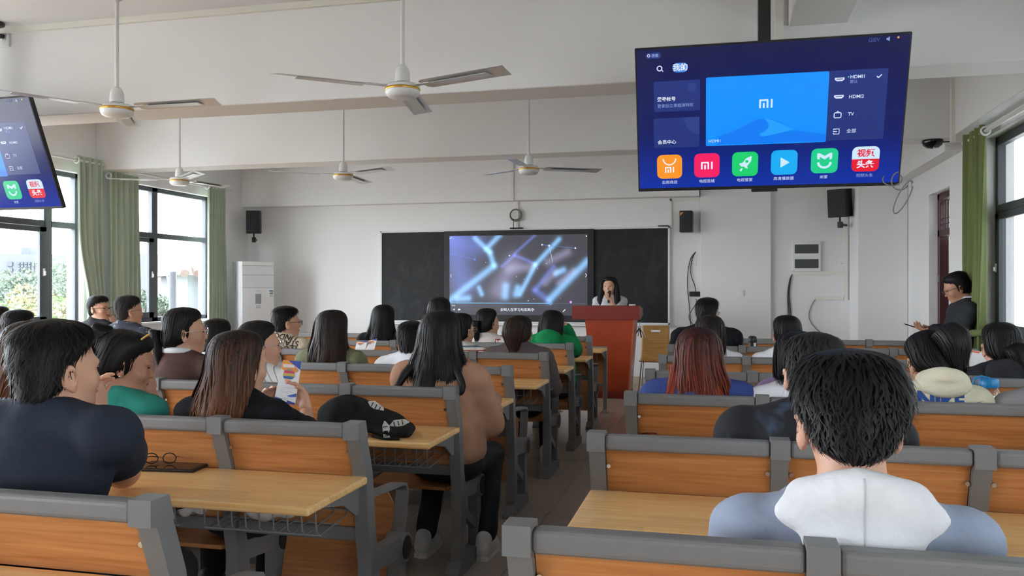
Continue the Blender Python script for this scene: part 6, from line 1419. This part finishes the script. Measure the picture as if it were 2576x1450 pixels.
P23 = person('man with glasses in a black sweatshirt, a hand raised', 1781, 748, 6, hyaw=-20, smat=blk, seed=23, strands=1100, sw=.225, bulk=1.1, loose=.03, hs=1.05, arms={1: (W9(1845, 872, rowY(6) + .42, g23), W9(1822, 838, rowY(6) + .50, g23), (-.1, .2, .8), (-1, 0, 0)), -1: None}); glasses(P23)
# presenter behind the lectern
gp = np.array((on_y(1533, 694, 11.15).x, 11.15, 0))
grey_ = cloth('polo_grey', rgb(192, 194, 198))
PP = person('smiling presenter with long black hair in a grey polo, speaking into a microphone', 1533, 694, Y=11.15, yaw=178, hyaw=-4, stand=True, hair='cap', smat=grey_, sleeve='short', seed=40, strands=1300, face=True, hs=1.06, sw=.175, near=True, group='staff',
            hairlv=[(a, x, y, p * 1.05, q * 1.03) for a, x, y, p, q in CAP[:7]] + [(-.05, 0, -.045, .088, .070), (-.10, 0, -.055, .090, .060), (-.16, 0, -.06, .085, .05)],
            extra=[T(([(-.055, .055, .075), (-.090, .015, .02), (-.098, .02, -.08), (-.105, .04, -.18), (-.095, .05, -.24)], [.022, .026, .034, .040, .012]), 420, 3, .2, .8), T(([(.055, .055, .075), (.090, .015, .02), (.098, .02, -.08), (.105, .04, -.18), (.095, .05, -.24)], [.022, .026, .034, .040, .012]), 420, 4, .2, .8)],
            arms={-1: (W9(1556, 790, 10.95, gp), W9(1536, 757, 10.93, gp), (-.2, -.1, .8), (-.6, .5, .2)), 1: None}, hand_n=.95)
collar(PP, wht, .07); q = PP
MB().ball((0, 0, 0), (.016, .006, .006)).build('teeth', M_teeth, PP['o'], loc=tuple(PP['HR'] @ np.array((0, .1035, -.064)) * 1.06 + PP['hc']))
mp = on_y(1530, 741, 10.90); mic = empty('microphone', (mp.x, 10.90, mp.z - .11), label='black handheld microphone held by the presenter', cat='microphone')
MB().lathe([(.012, 0), (.015, .02), (.018, .11), (.019, .115)]).build('handle', M_black, mic); MB().ball((0, 0, .135), (.024, .024, .028)).build('grille', M_spk, mic); mic.rotation_euler = (math.radians(-12), math.radians(6), 0)
# standing woman by the curtain
YW = 8.42
gw = np.array((on_y(2390, 685, YW).x, YW, 0))
suit = cloth('suit_charcoal', rgb(50, 52, 56))
PW = person('standing woman with glasses in a dark suit jacket looking at her phone', 2388, 687, Y=YW, yaw=84, hyaw=4, pitch=-24, stand=True, hair='pony', smat=suit, shirt='jacket', sleeve='long', seed=41, strands=1500, face=True, hs=1.10, near=True, sw=.18, bulk=1.15, loose=.025, group='staff',
            hairlv=[(a, x, y, p * 1.02, q * 1.02) for a, x, y, p, q in CAP], extra=[T(tail(-.165, -.02, -.17, -.09, .024, .030, .012), 220)], skin=M_skin2,
            arms={1: (W9(2405, 835, YW + .17, gw), W9(2330, 828, YW + .07, gw), (-1, 0, .12), (0, 0, 1)), -1: (W9(2402, 838, YW - .17, gw), W9(2326, 832, YW - .04, gw), (-1, 0, .12), (0, .0, 1))}, dx=.06, pants=cloth('suit_charcoal', rgb(50, 52, 56)))
glasses(PW); collar(PW, cloth('shirt_pale_blue', rgb(205, 214, 226)), .078, z=.018)
pp_ = on_y(2296, 822, YW + .02); phone = empty('smartphone', (pp_.x, YW + .02, pp_.z), label='dark smartphone in the standing woman\'s hands', cat='phone'); phone.rotation_euler = (0, math.radians(18), math.radians(0))
MB().bbox(-.075, .075, -.036, .036, -.004, .004, r=.003).build('body', M_black, phone); MB().box(-.068, .068, -.032, .032, .0042, .005).build('screen', mat('phone_glass', rgb(60, 66, 78), .1), phone)

# ---------------------------------------------------------------- things lying about
def desk_pt(u, v, z=DZ): return on_z(u, v, z)
M_bagb = cloth('bag_black', rgb(30, 32, 33), bump=.3)
bq = on_y(905, 1075, 3.62); bx = bq.x
bag = blob('tote_bag', [('ell', (-.09, .02, .085), (.12, .10, .085), rotm(0, 0, -.3), .03), ('ell', (.07, .03, .060), (.17, .11, .065), rotm(0, 0, .22), .03), ('cap', (-.15, -.02, .04), (-.06, -.05, .03), .05, .04, .03), ('ell', (.17, .0, .028), (.10, .11, .03), None, .03), ('cut', (0, 0, -.5), (.9, .9, .5), None, .004)], .011, M_bagb, (bx, 3.62, DZ + .001), wr=[(.010, 24), (.005, 52)], label='crumpled black cloth tote bag with white striped patches on a desk', cat='bag')
fish = mat('patch_white', rgb(215, 214, 210), .8)
for (x, y, z, a) in ((.09, -.02, .13, .5), (.215, -.06, .065, -.25), (.17, -.10, .035, 1.4)):
    o = MB().prism([(-.045, 0), (-.02, .018), (.03, .012), (.05, -.006), (.02, -.014), (-.025, -.012)], -.006, .006, axis='y').build('striped_patch', fish, bag, loc=(x, y, z)); o.rotation_euler = (0, a, 0)
    for k in range(3): MB().box(-.022 + k * .02, -.018 + k * .02, -.0075, -.0055, -.010, .012).build('stripe', M_black, o)
MB().tube([(.10, -.09, .008), (.17, -.13, .006), (.24, -.12, .006)], .006).build('strap', M_bagb, bag)
M_teal = cloth('bag_pale_teal', rgb(168, 184, 182))
q = on_y(828, 955, 4.72); tb = blob('folded_bag', [('ell', (-.05, 0, .02), (.17, .12, .03), None, .02), ('ell', (.09, .02, .045), (.06, .08, .045), None, .02), ('cut', (0, 0, -.5), (.9, .9, .5), None, .004)], .010, M_teal, (q.x, 4.72, DZ + .001), wr=[(.006, 30)], label='pale grey-green folded bag on a desk behind the tote bag', cat='bag')
MB().bbox(-.10, .10, -.03, .03, .055, .068, r=.004).build('strap', cloth('strap_greygreen', rgb(132, 146, 142)), tb); MB().ball((.10, -.05, .075), .010).build('snap', M_chrome, tb)
M_pap = mat('paper_white', rgb(232, 232, 234), .7)
def leaflet(name, corners, label, group=None, full=True):
    """printed sheet; corners TL TR BR BL in world space"""
    C4 = [Vector(c) for c in corners]; o0 = sum(C4, Vector()) / 4; nrm = (C4[1] - C4[0]).cross(C4[3] - C4[0]).normalized()
    if nrm.y > 0: nrm = -nrm
    def at(a, b, d=0.0): return ((C4[0] * (1 - a) + C4[1] * a) * (1 - b) + (C4[3] * (1 - a) + C4[2] * a) * b) + nrm * d - o0
    root = empty(name, o0, label=label, cat='leaflet', group=group)
    sheet = MB().addm([at(0, 0), at(1, 0), at(1, 1), at(0, 1), at(0, 0, -.0012), at(1, 0, -.0012), at(1, 1, -.0012), at(0, 1, -.0012)], [(0, 1, 2, 3), (7, 6, 5, 4), (0, 4, 5, 1), (1, 5, 6, 2), (2, 6, 7, 3), (3, 7, 4, 0)]).build('sheet', M_pap, root)
    def pr(pts, c, nm='print', d=.0012): MB().addm([at(a, b, d) for a, b in pts], [tuple(range(len(pts)))]).build(nm, mat('ink_%02x%02x%02x' % c, rgb(*c), .6), root)
    pr([(0, 0), (.45, 0), (.62, .10), (.95, .22), (.8, .27), (.55, .24), (.2, .25), (0, .20)], (226, 150, 72)); pr([(.3, 0), (1, 0), (1, .2)], (56, 78, 160), d=.0016); pr([(.05, .09), (.6, .09), (.72, .16), (.1, .17)], (226, 216, 212), d=.002)
    pr([(.34, .20), (.56, .20), (.62, .23), (.28, .23)], (110, 150, 140), d=.0022); pr([(.22, .24), (.70, .24), (.76, .30), (.18, .30)], (205, 66, 88), d=.0022); pr([(.18, .305), (.76, .305), (.78, .36), (.18, .36)], (208, 180, 82), d=.0022); pr([(.18, .365), (.78, .365), (.66, .43), (.26, .43)], (44, 104, 160), d=.0022); pr([(.30, .44), (.62, .44), (.54, .50), (.36, .50)], (226, 158, 120), d=.0022)
    pr([(.36, .51), (.56, .51), (.54, .525), (.38, .525)], (214, 120, 96), d=.0022); pr([(.38, .535), (.54, .535), (.53, .55), (.39, .55)], (214, 120, 96), d=.0022)
    if full:
        for i, (a0, a1) in enumerate(((.22, .35), (.22, .85), (.24, .70), (.22, .40), (.22, .80), (.24, .6))): pr([(a0, .60 + i * .03), (a1, .60 + i * .03), (a1, .604 + i * .03), (a0, .604 + i * .03)], (150, 148, 156))
        pr([(.55, .82), (1, .74), (1, .82), (.75, .84)], (70, 96, 176)); pr([(0, .87), (.4, .90), (1, .96), (1, 1), (0, 1)], (56, 78, 160)); pr([(.38, .86), (.62, .86), (.62, .96), (.38, .96)], (216, 214, 216), d=.0022)
    return root
def Lc(u, v, y): q = on_y(u, v, y); return (q.x, q.y, q.z)
yl = rowY(2) + .585
leaflet('leaflet', [Lc(712, 906, yl + .03), Lc(759, 910, yl + .03), Lc(742, 1019, yl), Lc(688, 1012, yl)], 'coloured leaflet with a light-bulb drawing held up by the reading woman')
leaflet('leaflet', [Lc(897, 861, 5.92), Lc(925, 858, 5.90), Lc(918, 880, 5.80), Lc(893, 880, 5.80)], 'open colour leaflet lying on a desk before the long-haired woman in olive', full=False)
leaflet('leaflet', [Lc(927, 858, 5.93), Lc(949, 852, 5.93), Lc(941, 880, 5.80), Lc(918, 880, 5.80)], 'upright white page of the leaflet leaning beside the grey-green case', full=False)
q = on_y(962, 872, 5.88); blob('pencil_case', [('cap', (-.08, -.04, .035), (.06, .06, .035), .034, .036, .02)], .009, cloth('case_greygreen', rgb(150, 164, 152)), (q.x, 5.90, DZ), label='grey-green rounded pencil case on a desk beside the leaflets', cat='case')
q = on_y(985, 880, 5.80); nb = empty('notebook', (q.x, 5.78, DZ), .3, 'grey notebook lying beside the pencil case', 'notebook'); MB().bbox(-.09, .09, -.06, .06, 0, .012, r=.002).build('cover', cloth('cover_grey', rgb(160, 160, 150)), nb); MB().box(-.088, .088, -.0615, -.058, .002, .010).build('pages', M_pap, nb)
# black tablet and folded glasses
q0 = desk_pt(440, 1178); tbm = empty('tablet', (q0.x - .01, q0.y, DZ), .12, 'black tablet in a case lying on the desk', 'tablet')
MB().bbox(-.12, .12, -.075, .075, .0, .011, r=.004).build('case', M_black, tbm); MB().box(-.108, .108, -.066, .066, .011, .0116).build('screen', mat('tablet_glass', rgb(26, 26, 30), .12), tbm)
q0 = desk_pt(418, 1168, DZ + .02); ge = empty('eyeglasses', (q0.x - .04, q0.y + .02, DZ + .013), .3, 'folded eyeglasses lying on the black tablet', 'glasses')
for s in (-1, 1):
    MB().tube([(s * .033 + .024 * math.cos(a), .002, .022 + .019 * math.sin(a)) for a in [i * PI / 8 for i in range(16)]], .002, n=5, closed=True).build('rim', M_specs, ge); MB().tube([(s * .058, .002, .026), (s * .05, .06, .018), (s * -.03, .085, .004)], .002, n=5).build('temple', M_specs, ge)
# basket contents under the nearest desk
q = on_y(672, 1290, 2.72); blob('plastic_bag', [('ell', (0, 0, .03), (.10, .07, .035), None, .02), ('ell', (.06, .02, .035), (.07, .05, .03), None, .02)], .009, mat('plastic_film', rgb(210, 204, 200), .25, var=.1), (q.x, 2.72, .588), wr=[(.010, 45), (.006, 90)], label='crumpled clear plastic bag in the wire basket under the desk', cat='bag')
q = on_y(485, 1292, 2.70); wb = blob('paper_pouch', [('ell', (-.02, 0, .045), (.035, .03, .055), rotm(0, 0, .3), .02), ('ell', (.025, 0, .05), (.035, .03, .055), rotm(0, 0, -.3), .02)], .007, fish, (q.x, 2.70, .585), wr=[(.004, 40)], label='white pouch with dark cords in the wire basket under the desk', cat='pouch')
for k in range(3): MB().tube([(-.05, -.03, .02 + .03 * k), (0, -.036, .035 + .02 * k), (.055, -.028, .04 + .025 * k)], .003, n=5).build('cord', M_blackcord, wb)
q0 = desk_pt(1240, 994); pn = empty('tissue_pack', (q0.x, q0.y, DZ), .2, 'small white crumpled tissue on the desk beside the tan shirt', 'tissue'); MB().bbox(-.04, .04, -.015, .015, 0, .008, r=.003).build('body', M_pap, pn); MB().bbox(.03, .07, -.004, .004, 0, .006, r=.002).build('tip', M_pap, pn)
q0 = desk_pt(1632, 1094); cd = empty('red_cord_loop', (q0.x, q0.y, DZ + .003), 0, 'thin dark red cord curled on an empty desk', 'cord'); MB().tube([(-.03, 0, 0), (-.01, .012, .002), (.01, .004, .003), (.0, -.008, .003), (.02, -.004, .006), (.035, .004, .002)], .0028, n=5).build('loop', mat('cord_dark_red', rgb(120, 50, 48), .6), cd)
q = on_y(1893, 860, 7.98); th = empty('thermos', (q.x, 7.98, DZ), 0, 'black thermos bottle on a desk near the door-wall benches', 'bottle'); MB().lathe([(.036, 0), (.039, .01), (.039, .17), (.034, .18)]).build('body', M_black, th); MB().lathe([(.036, .18), (.038, .19), (.036, .225), (.022, .236)]).build('lid', M_black, th); MB().bbox(.008, .03, -.042, -.038, .14, .175, r=.001, seg=1).build('sticker', M_white, th)
# clear bottle with blue cap
q = on_y(2487, 1000, 4.62); bt = empty('water_bottle', (q.x, 4.62, DZ), 0, 'clear plastic water bottle with a bright blue cap and loop', 'bottle')
M_clear = glass('bottle_clear', (.93, .95, .95), .10, .05); M_bluecap = mat('cap_blue', rgb(30, 140, 205), .35)
MB().lathe([(.050, 0), (.056, .01), (.057, .06), (.053, .09), (.057, .12), (.056, .15), (.042, .172), (.036, .182)]).build('body', M_clear, bt); MB().lathe([(.044, .180), (.045, .184), (.045, .218), (.040, .224)], n=28).build('cap', M_bluecap, bt)
MB().bar([(0, .0), (.0, .0)], .0, .0) if False else None
MB().tube([(.0, -.01, .226), (-.035, -.012, .236), (-.065, -.015, .225), (-.072, -.015, .195), (-.060, -.012, .180), (-.045, -.01, .182)], .006, n=6).build('loop', M_bluecap, bt)
q = on_y(1918, 985, 4.22); blob('purple_bag', [('ell', (0, 0, .07), (.09, .06, .13), rotm(0, 0, .5), .02), ('ell', (.10, .03, .06), (.12, .05, .14), rotm(0, 0, -.3), .02)], .012, cloth('lilac', rgb(176, 152, 200)), (q.x + .03, 4.20, q.z - .12), wr=[(.006, 30)], label='lilac bag on the seat beside the white T-shirt', cat='bag')
q = on_y(2130, 862, 9.25); blob('green_plastic_bag', [('ell', (0, 0, .05), (.09, .07, .06), None, .02), ('ell', (.08, 0, .03), (.10, .06, .04), None, .03)], .011, mat('plastic_green', rgb(120, 205, 80), .3), (q.x, 9.25, DZ + .001), wr=[(.010, 40)], label='bright green plastic bag on the front table', cat='bag')
q = on_y(2203, 862, 9.25); blob('green_plastic_bag', [('ell', (0, 0, .04), (.07, .05, .05), None, .02)], .011, MATS['plastic_green'], (q.x, 9.25, DZ + .001), wr=[(.008, 40)], label='smaller green plastic bag further along the front table', cat='bag')
yp = rowY(4) + .62; pc = [Lc(2432, 880, yp), Lc(2492, 888, yp), Lc(2498, 958, yp - .05), Lc(2416, 950, yp - .05)]
o0 = sum((Vector(c) for c in pc), Vector()) / 4; sh_ = empty('paper_sheet', o0, 0, 'white sheet of paper held up by the woman in black hooded top', 'paper')
MB().addm([Vector(c) - o0 for c in pc] + [Vector(c) - o0 + Vector((0, .002, 0)) for c in pc], [(0, 1, 2, 3), (7, 6, 5, 4), (0, 4, 5, 1), (1, 5, 6, 2), (2, 6, 7, 3), (3, 7, 4, 0)]).build('sheet', M_pap, sh_)
def pa(a, b): return (Vector(pc[0]) * (1 - a) + Vector(pc[1]) * a) * (1 - b) + (Vector(pc[3]) * (1 - a) + Vector(pc[2]) * a) * b - o0 + Vector((0, -.002, 0))
MB().addm([pa(.1, 0), pa(.6, .02), pa(.5, .08), pa(.05, .06)], [(0, 1, 2, 3)]).build('print', mat('ink_orange', rgb(226, 120, 70), .6), sh_)
q = on_y(1191, 848, 7.95); cp_ = empty('pink_cup', (q.x, 7.95, DZ), 0, 'pink lidded cup on a desk beside the white blouse', 'cup'); MB().lathe([(.032, 0), (.038, .10), (.040, .12)]).build('body', mat('cup_pink', rgb(206, 140, 150), .4), cp_); MB().lathe([(.042, .12), (.042, .14), (.03, .155)]).build('lid', mat('lid_pink', rgb(220, 170, 176), .4), cp_)
q = on_y(703, 897, 4.80); blob('black_pouch', [('ell', (0, 0, .06), (.07, .06, .06), rotm(0, 0, .5), .02), ('ell', (.08, 0, .025), (.08, .05, .03), None, .02)], .010, M_bagb, (q.x, 4.80, DZ + .001), wr=[(.007, 35)], label='black pouch on a desk beside the grey-striped white top', cat='bag')
